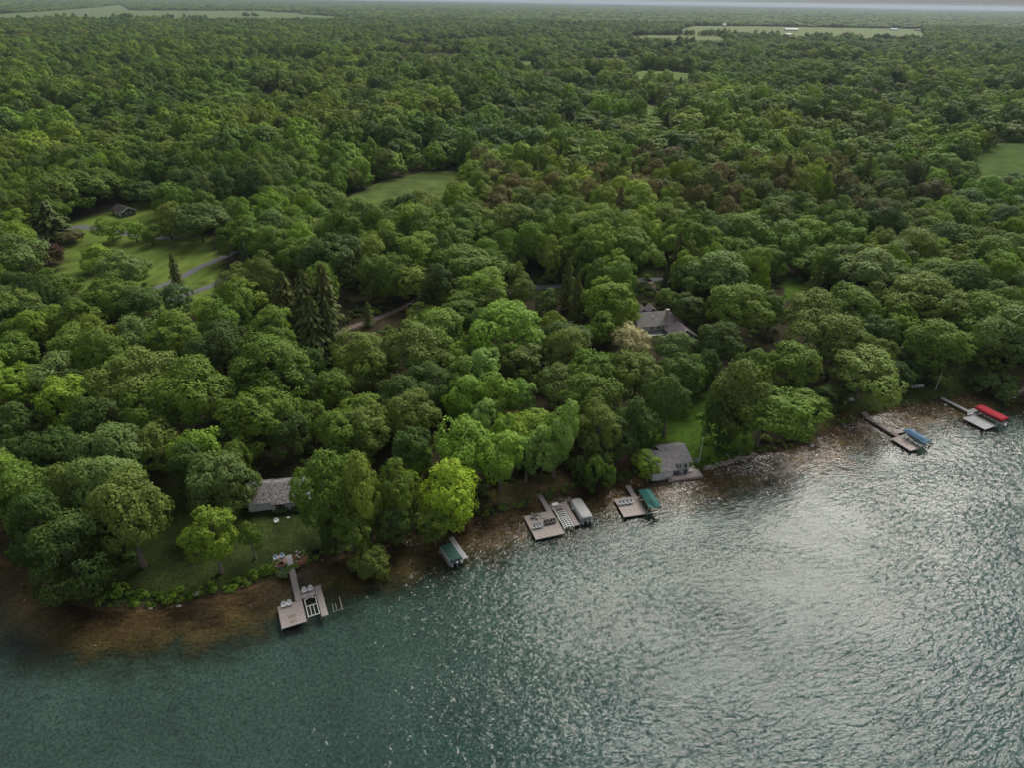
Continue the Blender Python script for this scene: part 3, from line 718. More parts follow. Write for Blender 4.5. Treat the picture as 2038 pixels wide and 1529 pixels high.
for p, lod in pts:
    x, y = p[:, 0], p[:, 1]
    d = inland(x, y) if lod < 2 else np.full(len(x), 500.)
    ok = d > 3.5
    clump = wav(x, y, 60, 4); big = wav(x, y, 230, 15)
    R = {0: rs.uniform(5.5, 9.2, len(x)), 1: rs.uniform(6.8, 11.6, len(x)), 2: rs.uniform(8, 12, len(x)), 3: rs.uniform(20, 32, len(x))}[lod] * (1 + .10 * clump)
    h = {0: rs.uniform(12, 22, len(x)), 1: rs.uniform(11, 24, len(x)), 2: rs.uniform(14, 22, len(x)), 3: rs.uniform(13, 22, len(x))}[lod] * (1 + .12 * clump + .22 * big)
    ok &= ~((rs.rand(len(x)) < .09))
    x, y, R, h = x[ok], y[ok], R[ok], h[ok]; g = ground_z(x, y)
    rej = np.zeros(len(x), bool)
    skip = rs.rand(len(x)) > (.5 if lod >= 2 else 0)
    for q in (0, .2, .4, .6, .8, 1.0):
        for s in (-.8, 0, .8):
            px, py, dz = project(x + s * R * (1 if q < 1 else .4), y, g + h * q)
            for poly in KEEP:
                rej |= inside(poly, px, py) & skip
    # rides and hedged strips that part the woods
    for line, wd in GAPS:
        gp = [P(a, b_, 10) for a, b_ in line]
        for (ax, ay), (bx, by) in zip(gp[:-1], gp[1:]):
            tt = np.clip(((x - ax) * (bx - ax) + (y - ay) * (by - ay)) / ((bx - ax) ** 2 + (by - ay) ** 2), 0, 1)
            rej |= np.hypot(x - ax - tt * (bx - ax), y - ay - tt * (by - ay)) < 1.6 * wd * (1 + .35 * wav(x, y, 140, 6))
    # fields stay open
    for poly, _c in FIELDS:
        w_ = [P(a, b_, 3.2) for a, b_ in poly]
        rej |= inside(w_, x, y)
    if lod == 0:
        px, py, dz = project(x, y, g + h * .55); rp = R * FPX / dz; hp = h * FPX / dz * .5
        for i in range(len(hx)):
            rej |= np.hypot(x - hx[i], y - hy[i]) < .62 * (R + hR[i])
            ax, ay, az = project(hx[i], hy[i], hg[i] + hh_[i] * .72)
            rej |= (dz < az - 2) & (np.abs(px - ax) < rp * .75) & (np.abs(py - ay) < hp * .85)
    k = ~rej
    FX.append(x[k]); FY.append(y[k]); FR.append(R[k]); FHt.append(h[k]); FL.append(np.full(k.sum(), lod))
FX = np.concatenate(FX); FY = np.concatenate(FY); FR = np.concatenate(FR); FHt = np.concatenate(FHt); FL = np.concatenate(FL)
FG = ground_z(FX, FY)
# trees standing in lines and clumps in the far fields
def linetrees(px0, py0, px1, py1, k, h=13, R=6):
    h *= 1.5; R *= 1.5
    xs_ = []; ys_ = []
    for i in range(k):
        q = (i + .5) / k; x, y = P(px0 + (px1 - px0) * q, py0 + (py1 - py0) * q, 3); xs_.append(x + rs.uniform(-4, 4)); ys_.append(y + rs.uniform(-14, 14))
    return np.array(xs_), np.array(ys_), h * rs.uniform(.75, 1.25, k), R * rs.uniform(.8, 1.3, k)
for a in [(112, 36, 120, 36, 2), (125, 37, 130, 37, 1, 18), (143, 36, 150, 36, 1), (228, 38, 264, 38, 8, 16), (276, 40, 328, 40, 9), (322, 36, 348, 35, 5), (366, 36, 410, 36, 6), (482, 32, 518, 32, 6),
          (1345, 70, 1380, 71, 6, 16), (1390, 71, 1545, 76, 22, 15), (1600, 75, 1655, 76, 9), (1676, 77, 1715, 78, 7), (1738, 79, 1825, 81, 14), (1350, 96, 1470, 98, 18, 15), (1230, 92, 1300, 95, 10, 14), (1560, 108, 1700, 112, 18, 15)]:
    lx, ly, lh, lR = linetrees(*a)
    FX = np.append(FX, lx); FY = np.append(FY, ly); FHt = np.append(FHt, lh); FR = np.append(FR, lR); FL = np.append(FL, np.full(len(lx), 2)); FG = np.append(FG, ground_z(lx, ly))

pxT, pyT, dzT = project(FX, FY, FG + FHt * .8)
conz = inside([(930, 300), (1250, 280), (1700, 300), (1900, 330), (1900, 400), (1650, 430), (1400, 420), (1150, 380), (980, 400)], pxT, pyT)
dense = .8 * wav(FX, FY, 75, 8) + .7 * wav(FX, FY, 260, 2)
u1 = rs.rand(len(FX)); u2 = rs.rand(len(FX)); u3 = rs.rand(len(FX))
names = np.array(list(COLS.keys()))
def pick(i):
    """species and leaf colour of forest tree i"""
    if conz[i] and u1[i] < .5:
        if u2[i] > .35: return 'oak', ('brown' if u3[i] < .6 else 'dark')
        return ('spruce' if u2[i] < .06 else 'pine'), ('brown' if u3[i] < .3 else 'nolive' if u3[i] < .7 else 'ndark')
    if u1[i] < .006: return 'spruce', 'ndark'
    v = u3[i] * .8 + .1 + .32 * dense[i]
    c = 'dark' if v < .12 else 'olive' if v < .30 else 'mid' if v < .62 else 'light' if v < .90 else 'yellow' if v < .96 else 'grey' if v < 1.15 else 'bright'
    return ('oak' if u2[i] < .42 else 'maple' if u2[i] < .78 else 'fine'), c

infr = (pxT > -40) & (pxT < PW + 40) & (pyT > -20) & (FL == 0)
size_px = np.where(infr, FR / dzT, 0)
order = np.argsort(-size_px)
n_ind = max(0, 300 - len([q for q in T if q[3] != 'shrub']))
ind = order[:n_ind]; ind = ind[size_px[ind] > 0]
rest = np.ones(len(FX), bool); rest[ind] = False

# ------------------------------------------------------------------ individual trees
KIND = {'oak': ('oak_tree', 'broad round-crowned', 'tree'), 'maple': ('maple_tree', 'upright leafy', 'tree'), 'fine': ('leafy_tree', 'feathery', 'tree'), 'spruce': ('spruce_tree', 'pointed conifer', 'tree'), 'pine': ('pine_tree', 'ragged pine', 'tree'), 'shrub': ('shrub', 'rounded', 'shrub')}
SHAPES = {'oak': ['oak0', 'oak1', 'oak2', 'oak3'], 'maple': ['maple0', 'maple1', 'maple2', 'maple3'], 'fine': ['fine0', 'fine1'], 'spruce': ['spruce0', 'spruce1'], 'pine': ['pine0'], 'shrub': ['shrub0']}
ZONES = [  # (polygon in the photo, wording)
    ([(-99, 880), (240, 880), (240, 1300), (-99, 1300)], 'on the wooded point at the left'),
    ([(240, 860), (480, 860), (480, 1200), (240, 1200)], 'on the lawn beside the white cottage'),
    ([(480, 1000), (560, 1000), (560, 1150), (480, 1150)], 'on the lawn before the white cottage'),
    ([(560, 860), (850, 860), (850, 1200), (560, 1200)], 'between the white cottage and the lake'),
    ([(850, 720), (1145, 720), (1145, 1120), (850, 1120)], 'behind the dock with the empty lift'),
    ([(850, 590), (1090, 590), (1090, 720), (850, 720)], 'uphill from the dock with the lift'),
    ([(1090, 590), (1240, 590), (1240, 790), (1090, 790)], 'left of the large grey house'),
    ([(1240, 590), (1420, 590), (1420, 790), (1240, 790)], 'below the large grey house'),
    ([(1145, 780), (1270, 780), (1270, 1000), (1145, 1000)], 'left of the boathouse'),
    ([(1270, 780), (1420, 780), (1420, 1000), (1270, 1000)], 'beside the boathouse'),
    ([(1400, 640), (1640, 640), (1640, 960), (1400, 960)], 'on the shore right of the flagpole'),
    ([(1640, 600), (1800, 600), (1800, 900), (1640, 900)], 'behind the blue-canopied dock'),
    ([(1800, 600), (2200, 600), (2200, 900), (1800, 900)], 'behind the red-canopied dock'),
    ([(-99, 700), (330, 700), (330, 880), (-99, 880)], 'in the near woods at far left'),
    ([(330, 700), (640, 700), (640, 880), (330, 880)], 'in the woods behind the white cottage'),
    ([(640, 690), (850, 690), (850, 880), (640, 880)], 'in the woods below the gravel path'),
    ([(-99, 590), (240, 590), (240, 700), (-99, 700)], 'below the sunny lawn at left'),
    ([(240, 590), (560, 590), (560, 700), (240, 700)], 'in front of the asphalt drive'),
    ([(100, 420), (440, 420), (440, 590), (100, 590)], 'on the sunny lawn by the drive'),
    ([(-99, 420), (100, 420), (100, 590), (-99, 590)], 'at the left edge above the lake'),
    ([(560, 480), (860, 480), (860, 720), (560, 720)], 'beside the gravel path'),
    ([(440, 400), (660, 400), (660, 590), (440, 590)], 'behind the row of dark conifers'),
    ([(860, 400), (1100, 400), (1100, 590), (860, 590)], 'by the bend of the road'),
    ([(1100, 400), (1320, 400), (1320, 590), (1100, 590)], 'along the road behind the grey house'),
    ([(1320, 400), (1560, 400), (1560, 640), (1320, 640)], 'right behind the large grey house'),
    ([(1560, 400), (1760, 400), (1760, 600), (1560, 600)], 'around the small green clearing'),
    ([(1760, 400), (2200, 400), (2200, 600), (1760, 600)], 'in the woods at the right edge'),
    ([(-99, 200), (330, 200), (330, 420), (-99, 420)], 'behind the dark garage'),
    ([(330, 200), (700, 200), (700, 480), (330, 480)], 'left of the meadow clearing'),
    ([(700, 200), (1000, 200), (1000, 480), (700, 480)], 'around the meadow clearing'),
    ([(1000, 200), (1500, 200), (1500, 420), (1000, 420)], 'right of the meadow clearing'),
    ([(1500, 200), (2200, 200), (2200, 420), (1500, 420)], 'near the green field at right'),
]
ORD = ['leftmost', 'second from left', 'third from left', 'fourth from left', 'fifth from left', 'sixth from left', 'seventh from left', 'eighth from left', 'ninth from left', 'tenth from left', 'eleventh from left', 'twelfth from left']
plants = []
for (q, s) in zip(T, hand):
    plants.append((s[0], s[1], s[2], s[3], s[4], q[3], q[4], q[5] is not None))
for i in ind:
    sp, c = pick(i); R = FR[i] * (.62 if sp in ('spruce', 'pine') else 1.0); plants.append((FX[i], FY[i], FG[i], FHt[i] * (1.1 if sp == 'spruce' else 1), R, sp, c, False))
groups = {}
for k, q in enumerate(plants):
    px, py, _ = project(q[0], q[1], q[2] + q[3] * .8); px = float(px); py = float(py)
    z = next((w for poly, w in ZONES if inside(poly, np.array([px]), np.array([py]))[0]), 'in the woods at the frame edge')
    groups.setdefault((q[5], q[6], z), []).append((px, k))
labels = {}
for (sp, c, z), mem in groups.items():
    mem.sort()
    for j, (px, k) in enumerate(mem):
        base = f"{COLS[c][1]} {KIND[sp][1]} {KIND[sp][2]} {z}"
        if len(mem) > 1:
            base += ', ' + (('left one' if j == 0 else 'right one') if len(mem) == 2 else 'rightmost' if j == len(mem) - 1 else ORD[min(j, 11)])
        labels[k] = base
rt = random.Random(9)
for k, (x, y, g, h, R, sp, c, seen) in enumerate(plants):
    nm, _, cat = KIND[sp]
    root = thing(nm, labels[k], cat, (x, y, g), 0, {'tree': 'trees of the lakeside woods', 'shrub': 'shrubs along the water'}[cat])
    cr = link('crown' if cat == 'tree' else 'foliage', CROWNS[rt.choice(SHAPES[sp])], root)
    lowf = {'oak': .24, 'maple': .14, 'fine': .10, 'spruce': .05, 'pine': .12, 'shrub': -.03}[sp]
    if seen and cat == 'tree': lowf = .10 if c == 'lotyel' else max(lowf, min(.32, 4.4 / h)) if c != 'dark' else lowf
    cr.location = (0, 0, h * lowf); cr.scale = (R * rt.uniform(.94, 1.1), R * rt.uniform(.84, 1.02), h * (1 - lowf)); tl = .10 if sp in ('oak', 'maple', 'fine') else .015; cr.rotation_euler = (rt.uniform(-tl, tl), rt.uniform(-tl, tl), rt.uniform(0, 6.28))
    lv = rt.uniform(.9, 1.1); cr.color = (*[v * lv for v in COLS[c][0]], 1)
    tr = link('trunk' if cat == 'tree' else 'stems', MULTI if sp == 'shrub' else STEM if sp in ('spruce', 'pine') else rt.choice(TRUNKS[3:] if seen and rt.random() < .8 else TRUNKS[:3]), root)
    tr.scale = (h, h, h) if sp != 'shrub' else (R, R, h); tr.rotation_euler = (0, 0, rt.uniform(0, 6.28))

# ------------------------------------------------------------------ the rest of the forest: one mass of instanced trees
SRC = bpy.data.collections.new('forest_sources')
src_names = []
def src(name, me, colr):
    o = bpy.data.objects.new(name, me); o.color = (*colr, 1); SRC.objects.link(o); src_names.append(name)
LOD = {}
for kind, mk in {'oak': lambda s: crown_geo(50 + s, 11, 11, 24, .078, zmin=-.4, tintv=.08, jit=.2, leafv=.1), 'maple': lambda s: crown_geo(60 + s, 10, 11, 24, .078, tintv=.08, jit=.2, leafv=.1, zmin=-.85, taper=.45, mr=(.28, .44)),
                 'fine': lambda s: crown_geo(70 + s, 13, 10, 30, .055, mr=(.24, .38), zmin=-.85, taper=.4, up=.5, tintv=.07),
                 'spruce': lambda s: conifer_geo(80 + s, 14, 8, .15, .4, .6, 16), 'pine': lambda s: conifer_geo(90 + s, 10, 7, .19, .5, .6, 16)}.items():
    for s in range(3):
        g_ = mk(s); LOD[kind, s] = np_mesh('far_crown', g_[0], g_[1], M['needle_i' if kind in ('spruce', 'pine') else 'leaf_i'], {'tint': g_[2]})
FAR_TR = TRUNKS[0]
combos = {}; sid = 0
for kind in ('oak', 'maple', 'fine', 'spruce', 'pine'):
    for s in range(3):
        src(f'a{sid:03d}', LOD[kind, s], (1, 1, 1)); combos[kind, s, 0] = sid; sid += 1
    for s, nm in enumerate(SHAPES[kind]):
        me = CROWNS[nm].copy(); me.materials[0] = M['needle_i' if kind in ('spruce', 'pine') else 'leaf_i']
        src(f'a{sid:03d}', me, (1, 1, 1)); combos[kind, s, 1] = sid; sid += 1
trunk_id = sid; src(f'a{sid:03d}', FAR_TR, (.1, .1, .1)); sid += 1
ri = np.nonzero(rest)[0]
# neighbouring trees of one stand share a leaf tone
st1 = wav(FX, FY, 170, 5); st2 = wav(FX, FY, 420, 12)
stand = np.stack([(1 + .22 * st1 + .14 * st2) * (1 + .12 * st2), 1 + .22 * st1 + .14 * st2, (1 + .22 * st1 + .14 * st2) * (1 - .10 * st2)], -1)
stand = np.clip(stand, .55, 1.5)
vp = (dzT[ri] > 20) & (pxT[ri] > -330) & (pxT[ri] < PW + 330)
ri = ri[vp]
pid = np.zeros(len(ri), np.int32); icol = np.ones((len(ri), 4), np.float32); sc = np.zeros((len(ri), 3), np.float32)
for j, i in enumerate(ri):
    sp, c = pick(i); q = int(u2[i] * 97); hi = 1 if FL[i] == 0 else 0
    pid[j] = combos[sp, q % (len(SHAPES[sp]) if hi else 3), hi]; icol[j, :3] = np.array(COLS[c][0]) * stand[i]
    f_ = .78 if sp in ('spruce', 'pine') else 1.0
    sc[j] = (FR[i] * f_, FR[i] * f_ * (.9 + .2 * u3[i]), FHt[i] * (.98 if FL[i] < 2 else .95))
pos = np.stack([FX[ri], FY[ri], FG[ri] + np.where(FL[ri] == 0, FHt[ri] * .08, 0)], -1)
sc[:, 2] *= np.where(FL[ri] == 0, .92, 1)
rot = np.zeros((len(ri), 3), np.float32); rot[:, 2] = u1[ri] * 6.283 * 7
near = FL[ri] == 0
pos = np.concatenate([pos, np.stack([FX[ri], FY[ri], FG[ri]], -1)[near]]); pid = np.append(pid, np.full(near.sum(), trunk_id, np.int32))
sc = np.concatenate([sc, np.repeat(FHt[ri][near][:, None], 3, 1)]); rot = np.concatenate([rot, rot[near]]); icol = np.concatenate([icol, icol[near]])

def scatter(name, pos, pid, sc, rot, coll, label, icol):
    me = bpy.data.meshes.new(name); me.vertices.add(len(pos)); me.vertices.foreach_set('co', pos.astype(np.float32).ravel())
    a = me.attributes.new('pid', 'INT', 'POINT'); a.data.foreach_set('value', pid.astype(np.int32))
    a = me.attributes.new('isc', 'FLOAT_VECTOR', 'POINT'); a.data.foreach_set('vector', sc.astype(np.float32).ravel())
    a = me.attributes.new('irot', 'FLOAT_VECTOR', 'POINT'); a.data.foreach_set('vector', rot.astype(np.float32).ravel())
    a = me.attributes.new('icol', 'FLOAT_COLOR', 'POINT'); a.data.foreach_set('color', icol.astype(np.float32).ravel())
    o = bpy.data.objects.new(name, me); COL.objects.link(o)
    ng = bpy.data.node_groups.new(name, 'GeometryNodeTree')
    ng.interface.new_socket('Geometry', in_out='INPUT', socket_type='NodeSocketGeometry'); ng.interface.new_socket('Geometry', in_out='OUTPUT', socket_type='NodeSocketGeometry')
    N = ng.nodes; L = ng.links
    gi = N.new('NodeGroupInput'); go = N.new('NodeGroupOutput'); ci = N.new('GeometryNodeCollectionInfo'); io = N.new('GeometryNodeInstanceOnPoints')
    ci.inputs['Collection'].default_value = coll; ci.inputs['Separate Children'].default_value = True; ci.inputs['Reset Children'].default_value = True
    io.inputs['Pick Instance'].default_value = True
    def na(nm, ty):
        q = N.new('GeometryNodeInputNamedAttribute'); q.data_type = ty; q.inputs['Name'].default_value = nm; return q
    p_ = na('pid', 'INT'); s_ = na('isc', 'FLOAT_VECTOR'); r_ = na('irot', 'FLOAT_VECTOR')
    L.new(gi.outputs[0], io.inputs['Points']); L.new(ci.outputs[0], io.inputs['Instance']); L.new(p_.outputs['Attribute'], io.inputs['Instance Index'])
    L.new(s_.outputs['Attribute'], io.inputs['Scale']); L.new(r_.outputs['Attribute'], io.inputs['Rotation']); L.new(io.outputs[0], go.inputs[0])
    md = o.modifiers.new('scatter', 'NODES'); md.node_group = ng
    return tag(o, label, kind='stuff')
forest = scatter('forest', pos, pid, sc, rot, SRC, 'mixed green woods stretching from the lakeside to the horizon', icol)

# understorey and shore plants
USRC = bpy.data.collections.new('undergrowth_sources')
UCOL = np.array([(*c, 1) for c in (COLS['dark'][0], COLS['mid'][0], COLS['light'][0], (.075, .15, .012), COLS['copper'][0])])
for i in range(5):
    g_ = crown_geo(100 + i, 6, 7, 16, .11, zmin=-.2); o = bpy.data.objects.new(f'b{i}', np_mesh('bush', g_[0], g_[1], M['leaf_i'], {'tint': g_[2]})); USRC.objects.link(o)
up = band(85, 260, 4.6); d = inland(up[:, 0], up[:, 1]); up = up[(d > 1.5)]; d = inland(up[:, 0], up[:, 1])
gz_ = ground_z(up[:, 0], up[:, 1]); px, py, dz = project(up[:, 0], up[:, 1], gz_ + .8)
rej = np.zeros(len(up), bool)
for poly in KEEP: rej |= inside(poly, px, py)
k = ~rej & (rs.rand(len(up)) < .55); up = up[k]; gz_ = gz_[k]
upid = rs.choice([0, 0, 0, 1, 1, 2], len(up)); r_ = rs.uniform(.8, 2.0, len(up))
und = scatter('undergrowth', np.stack([up[:, 0], up[:, 1], gz_ - .1], -1), upid, np.stack([r_, r_, r_ * rs.uniform(.7, 1.3, len(up))], -1), np.stack([0 * r_, 0 * r_, rs.uniform(0, 6, len(up))], -1), USRC, 'low dark shrubs under the lakeside trees', UCOL[upid])
# planted fringe on the bank left of the first dock, and thin growth elsewhere
sp_ = []
for (a, b_, dens, cset, dmin, dmax) in ((2, 11, 3.4, [3, 3, 3, 2, 2, 1], .5, 3.4), (11, 14, 1.2, [3, 2, 1], .5, 2.2), (14, 20, 1.6, [0, 1, 2, 1], .3, 2.0), (20, 22, 2.0, [2, 3, 1], .5, 3), (22, 30, .5, [1, 2], .4, 1.5)):
    for i in range(a, b_):
        p0 = SHORE[i + 1]; p1 = SHORE[i + 2]; L_ = np.linalg.norm(p1 - p0); nn = np.array([-(p1 - p0)[1], (p1 - p0)[0]]) / L_
        for _ in range(int(L_ * dens)):
            q = p0 + (p1 - p0) * rs.rand() + nn * rs.uniform(dmin, dmax); sp_.append((q[0], q[1], rs.choice(cset), rs.uniform(.35, .85)))
sp_ = np.array(sp_)
keepd = np.ones(len(sp_), bool)
for dx, dy in ((-44.8, 103.2), (7.5, 122), (27.7, 127.7)): keepd &= np.hypot(sp_[:, 0] - dx, sp_[:, 1] - dy) > 2.2
sp_ = sp_[keepd]
tag(scatter('shoreline_plants', np.stack([sp_[:, 0], sp_[:, 1], ground_z(sp_[:, 0], sp_[:, 1]) - .05], -1), sp_[:, 2].astype(int), np.stack([sp_[:, 3], sp_[:, 3], sp_[:, 3] * rs.uniform(.7, 1.5, len(sp_))], -1), np.stack([0 * sp_[:, 3], 0 * sp_[:, 3], rs.uniform(0, 6, len(sp_))], -1), USRC, 'bright green bank plants along the water edge', UCOL[sp_[:, 2].astype(int)]))

# stones in the shallows and along the bank: uncountable, one mesh
mb = MB(); rk = random.Random(4)
for (a, b_, dens, smax) in ((2, 14, .25, .22), (19, 30, 1.8, .26)):
    for i in range(a, b_):
        p0 = SHORE[i + 1]; p1 = SHORE[i + 2]; L_ = np.linalg.norm(p1 - p0); nn = np.array([-(p1 - p0)[1], (p1 - p0)[0]]) / L_
        for _ in range(int(L_ * dens)):
            q = p0 + (p1 - p0) * rk.random() - nn * abs(rk.gauss(0, 4.2)) + nn * .4; r = rk.uniform(.08, smax)
            mb.rock((q[0], q[1], gz(q[0], q[1])), (r * rk.uniform(.8, 1.6), r, r * .8), rk.random())
for (px, py, k, sp) in ((1480, 940, 60, 2.2), (1505, 925, 40, 1.8), (1350, 968, 30, 1.6), (1690, 845, 40, 3)):
    x, y = P(px, py, -.3)
    for _ in range(k):
        q = (x + rk.gauss(0, sp), y + rk.gauss(0, sp * .6)); r = rk.uniform(.09, .25); mb.rock((q[0], q[1], gz(*q) + .02), (r * 1.3, r, r * .8), rk.random())
tag(mb.build('shallow_stones', M['palerock']), 'pale stones scattered in the brown shallows', kind='stuff')
# low stone revetment right of the boathouse
mb = MB()
for i in range(46):
    q = i / 45; px = 1400 + 105 * q; py = 934 - 30 * q + rk.uniform(-3, 3); x, y = P(px, py, .4); r = rk.uniform(.3, .6); mb.rock((x, y, gz(x, y) + .1), (r * 1.3, r, r * .8), rk.random())
tag(mb.build('shore_rocks', M['rock']), 'grey boulders lining the bank right of the boathouse deck', kind='stuff')

# ================================================================== built things
def pxz(px, py, z): x, y = P(px, py, z); return (x, y, z)

def gpt(px, py):
    """ground point at a surveyed pixel"""
    z = .8
    for _ in range(4):
        x, y = P(px, py, z); z = gz(x, y)
    return (x, y, z)

PLANKS = {}
def panel_mesh(lx, ly, m):
    """deck section lx by ly, planks across x"""
    key = (round(lx, 2), round(ly, 2), m.name)
    if key not in PLANKS:
        mb = MB(); k = max(1, int(round(lx / .15))); w = lx / k
        for i in range(k): mb.box(i * w + .006, (i + 1) * w - .008, 0, ly, -.035, .004 * ((i * 7) % 3) / 3)
        PLANKS[key] = mb.mesh('deck_panel', m)
    return PLANKS[key]

def deck(root, x0, x1, y0, y1, z=.60, m=None, turn=False, sec=1.25, mats=None):
    """rectangular deck of separate sections; planks run across x, or across y with turn"""
    m = m or M['deck']; g = .025
    fr = MB(); fr.box(x0 + .04, x1 - .04, y0 + .04, y1 - .04, z - .22, z - .05)
    fr.build('deck_frame', M['alu'], root)
    nx_ = max(1, int(round((x1 - x0) / (2.4 if not turn else sec)))); ny_ = max(1, int(round((y1 - y0) / (sec if not turn else 2.4))))
    dx = (x1 - x0) / nx_; dy = (y1 - y0) / ny_; rr = random.Random(int(x0 * 31 + y0 * 17 + 900))
    for i in range(nx_):
        for j in range(ny_):
            mm = m if not mats else rr.choice(mats)
            if not turn: o = link('deck_panel', panel_mesh(dx - g, dy - g, mm), root, (x0 + i * dx + g / 2, y0 + j * dy + g / 2, z + rr.uniform(-.006, .006)))
            else: o = link('deck_panel', panel_mesh(dy - g, dx - g, mm), root, (x0 + (i + 1) * dx - g / 2, y0 + j * dy + g / 2, z + rr.uniform(-.006, .006)), math.pi / 2)

POST = MB().tube([(0, 0, -2.2), (0, 0, .16)], .045, 7).mesh('post', M['alu'])
def posts(root, pts, z=.6, top=.12):
    for x, y in pts: link('post', POST, root, (x, y, z + top - .16))

# ---- chairs
def make_chair(m, label, loc, rz, group):
    t_ = thing('lawn_chair', label, 'chair', loc, rz, group)
    MB().poly([(-.28, -.30, .36), (.28, -.30, .36), (.28, .30, .27), (-.28, .30, .27)]).box(-.28, .28, -.31, -.28, .28, .37).build('seat', m, t_)
    bk = MB()
    for i in range(5):
        x = -.26 + i * .13; hgt_ = .98 - .05 * abs(i - 2) ** 1.5
        bk.bar((x * .85, .24, .24), (x * 1.1, .60, hgt_), .115, .025, (0, 1, 0))
    bk.build('backrest', m, t_)
    for s in (-1, 1):
        MB().box(s * .40 - .07, s * .40 + .07, -.36, .44, .56, .59).build('arm', m, t_)
        MB().bar((s * .34, -.30, 0), (s * .34, -.30, .56), .10, .04).build('leg', m, t_)
        MB().bar((s * .31, .62, .0), (s * .31, -.28, .34), .04, .12).build('leg', m, t_)
    return t_
FIRST = {}
def chair(mk, label, loc, rz, group):
    if mk not in FIRST: FIRST[mk] = make_chair(M[mk], label, loc, rz, group); return FIRST[mk]
    return copy_thing(FIRST[mk], loc, rz, label, group)

class Frame:
    """a dock's own frame: x towards the lake, y to the right of the photo"""
    def __init__(s, O, E, z=.6):
        a = Vector(P(*O, z)); b_ = Vector(P(*E, z)); d = (b_ - a).normalized(); s.o = (a.x, a.y, 0); s.rz = math.atan2(d.y, d.x); s.d = d
    def w(s, x, y, z=0.0):
        c, q = math.cos(s.rz), math.sin(s.rz); return (s.o[0] + x * c - y * q, s.o[1] + x * q + y * c, z)
ZD = .61
LAKE = math.pi / 2   # chair's own front is -y: rz + LAKE faces +x of the dock frame

# ---- dock 1: left dock with platform, cross deck and finger round an empty lift
z8 = lambda x, y: (520 + x / 8.045, 1080 + y / 8.045)
f1 = Frame(z8(437, 225), z8(600, 930))
d1 = thing('dock', 'pale wooden dock below the white cottage with an empty lift in its U', 'dock', f1.o, f1.rz, 'docks along the shore')
deck(d1, 3.2, 12.75, -.6, .6, turn=True, sec=1.2); deck(d1, 12.8, 18.4, -3.9, .55); deck(d1, 10.4, 12.6, .65, 3.2); deck(d1, 10.4, 18.45, 3.25, 4.45, turn=True, sec=1.2)
deck(d1, -.3, 3.1, -.62, .62, z=.78, m=M['deckgrey'], turn=True, sec=.85)
for (x, y) in ((16.2, -1.75), (17.4, -1.7)):
    MB().box(x - .42, x + .42, y - .62, y + .62, 0, .012).build('worn_patch', M['deckbrown'], d1, (0, 0, .605))['label'] = 'worn brown patch in the platform planks'
posts(d1, [(12.9, -3.9), (18.4, -3.9), (15.6, -3.95), (18.45, .5), (18.4, 3.2), (18.5, 4.5), (14, 4.5), (10.4, 4.5), (6, .68), (9, -.68), (3.5, -.68)])
lf = thing('boat_lift', 'empty white boat lift frame inside the left dock', 'boat lift', f1.w(0, 0, 0), f1.rz, 'boat lifts')
w_ = M['white']
for s in (1.0, 3.0): MB().bar((13.2, s, .55), (17.6, s, .55), .12).build('side_rail', w_, lf)
MB().bar((13.2, 1.0, .55), (12.8, 2.0, .55), .1).bar((12.8, 2.0, .55), (13.2, 3.0, .55), .1).build('bow_stop', w_, lf)
for x in (14.8, 17.4): MB().bar((x, 1.0, .5), (x, 3.0, .5), .12).build('cross_beam', w_, lf)
for y in (1.65, 2.3): MB().bar((14.8, y, .5), (17.4, y, .5), .09).build('bunk', w_, lf)
for y in (1.3, 2.6): MB().bar((11.9, y, .63), (13.1, y, .6), .08).build('strut', w_, lf)
for x in (13.3, 17.55):
    for y in (.92, 3.08): MB().tube([(x, y, -1.5), (x, y, 1.0)], .055, 8).build('post', w_, lf)
chair('white', 'white chair on the left dock, left one of the platform pair', f1.w(13.3, -2.75, ZD), f1.rz + LAKE, 'chairs on the left dock'); chair('white', 'white chair on the left dock, right one of the platform pair', f1.w(13.3, -1.75, ZD), f1.rz + LAKE, 'chairs on the left dock')
chair('white', 'white chair on the left dock cross deck, nearer the walkway', f1.w(11.2, 1.35, ZD), f1.rz + LAKE, 'chairs on the left dock'); chair('white', 'white chair on the left dock cross deck, nearer the finger', f1.w(11.2, 2.5, ZD), f1.rz + LAKE, 'chairs on the left dock')
tb = thing('side_table', 'small grey table between the cross deck chairs', 'table', f1.w(11.2, 1.93, ZD), f1.rz)
MB().box(-.22, .22, -.22, .22, .42, .46).build('table_top', M['chairgrey'], tb)
for a in (-1, 1):
    for b_ in (-1, 1): MB().box(a * .18 - .025, a * .18 + .025, b_ * .18 - .025, b_ * .18 + .025, 0, .42).build('leg', M['chairgrey'], tb)
# watercraft rails in the water
rl = thing('watercraft_lift', 'weathered rail frame standing in the water right of the left dock', 'lift', f1.w(0, 0, 0), f1.rz)
MB().bar((14.4, 7.2, .12), (17.9, 7.1, .12), .13).build('rail', M['driftwood'], rl); MB().bar((15.6, 5.65, .08), (17.6, 5.5, .08), .1).build('rail', M['driftwood'], rl); MB().bar((15.7, 6.2, .08), (17.4, 6.15, .08), .1).build('rail', M['driftwood'], rl)
MB().bar((17.7, 5.4, .05), (17.5, 6.9, .05), .08).build('cross_rail', M['driftwood'], rl)
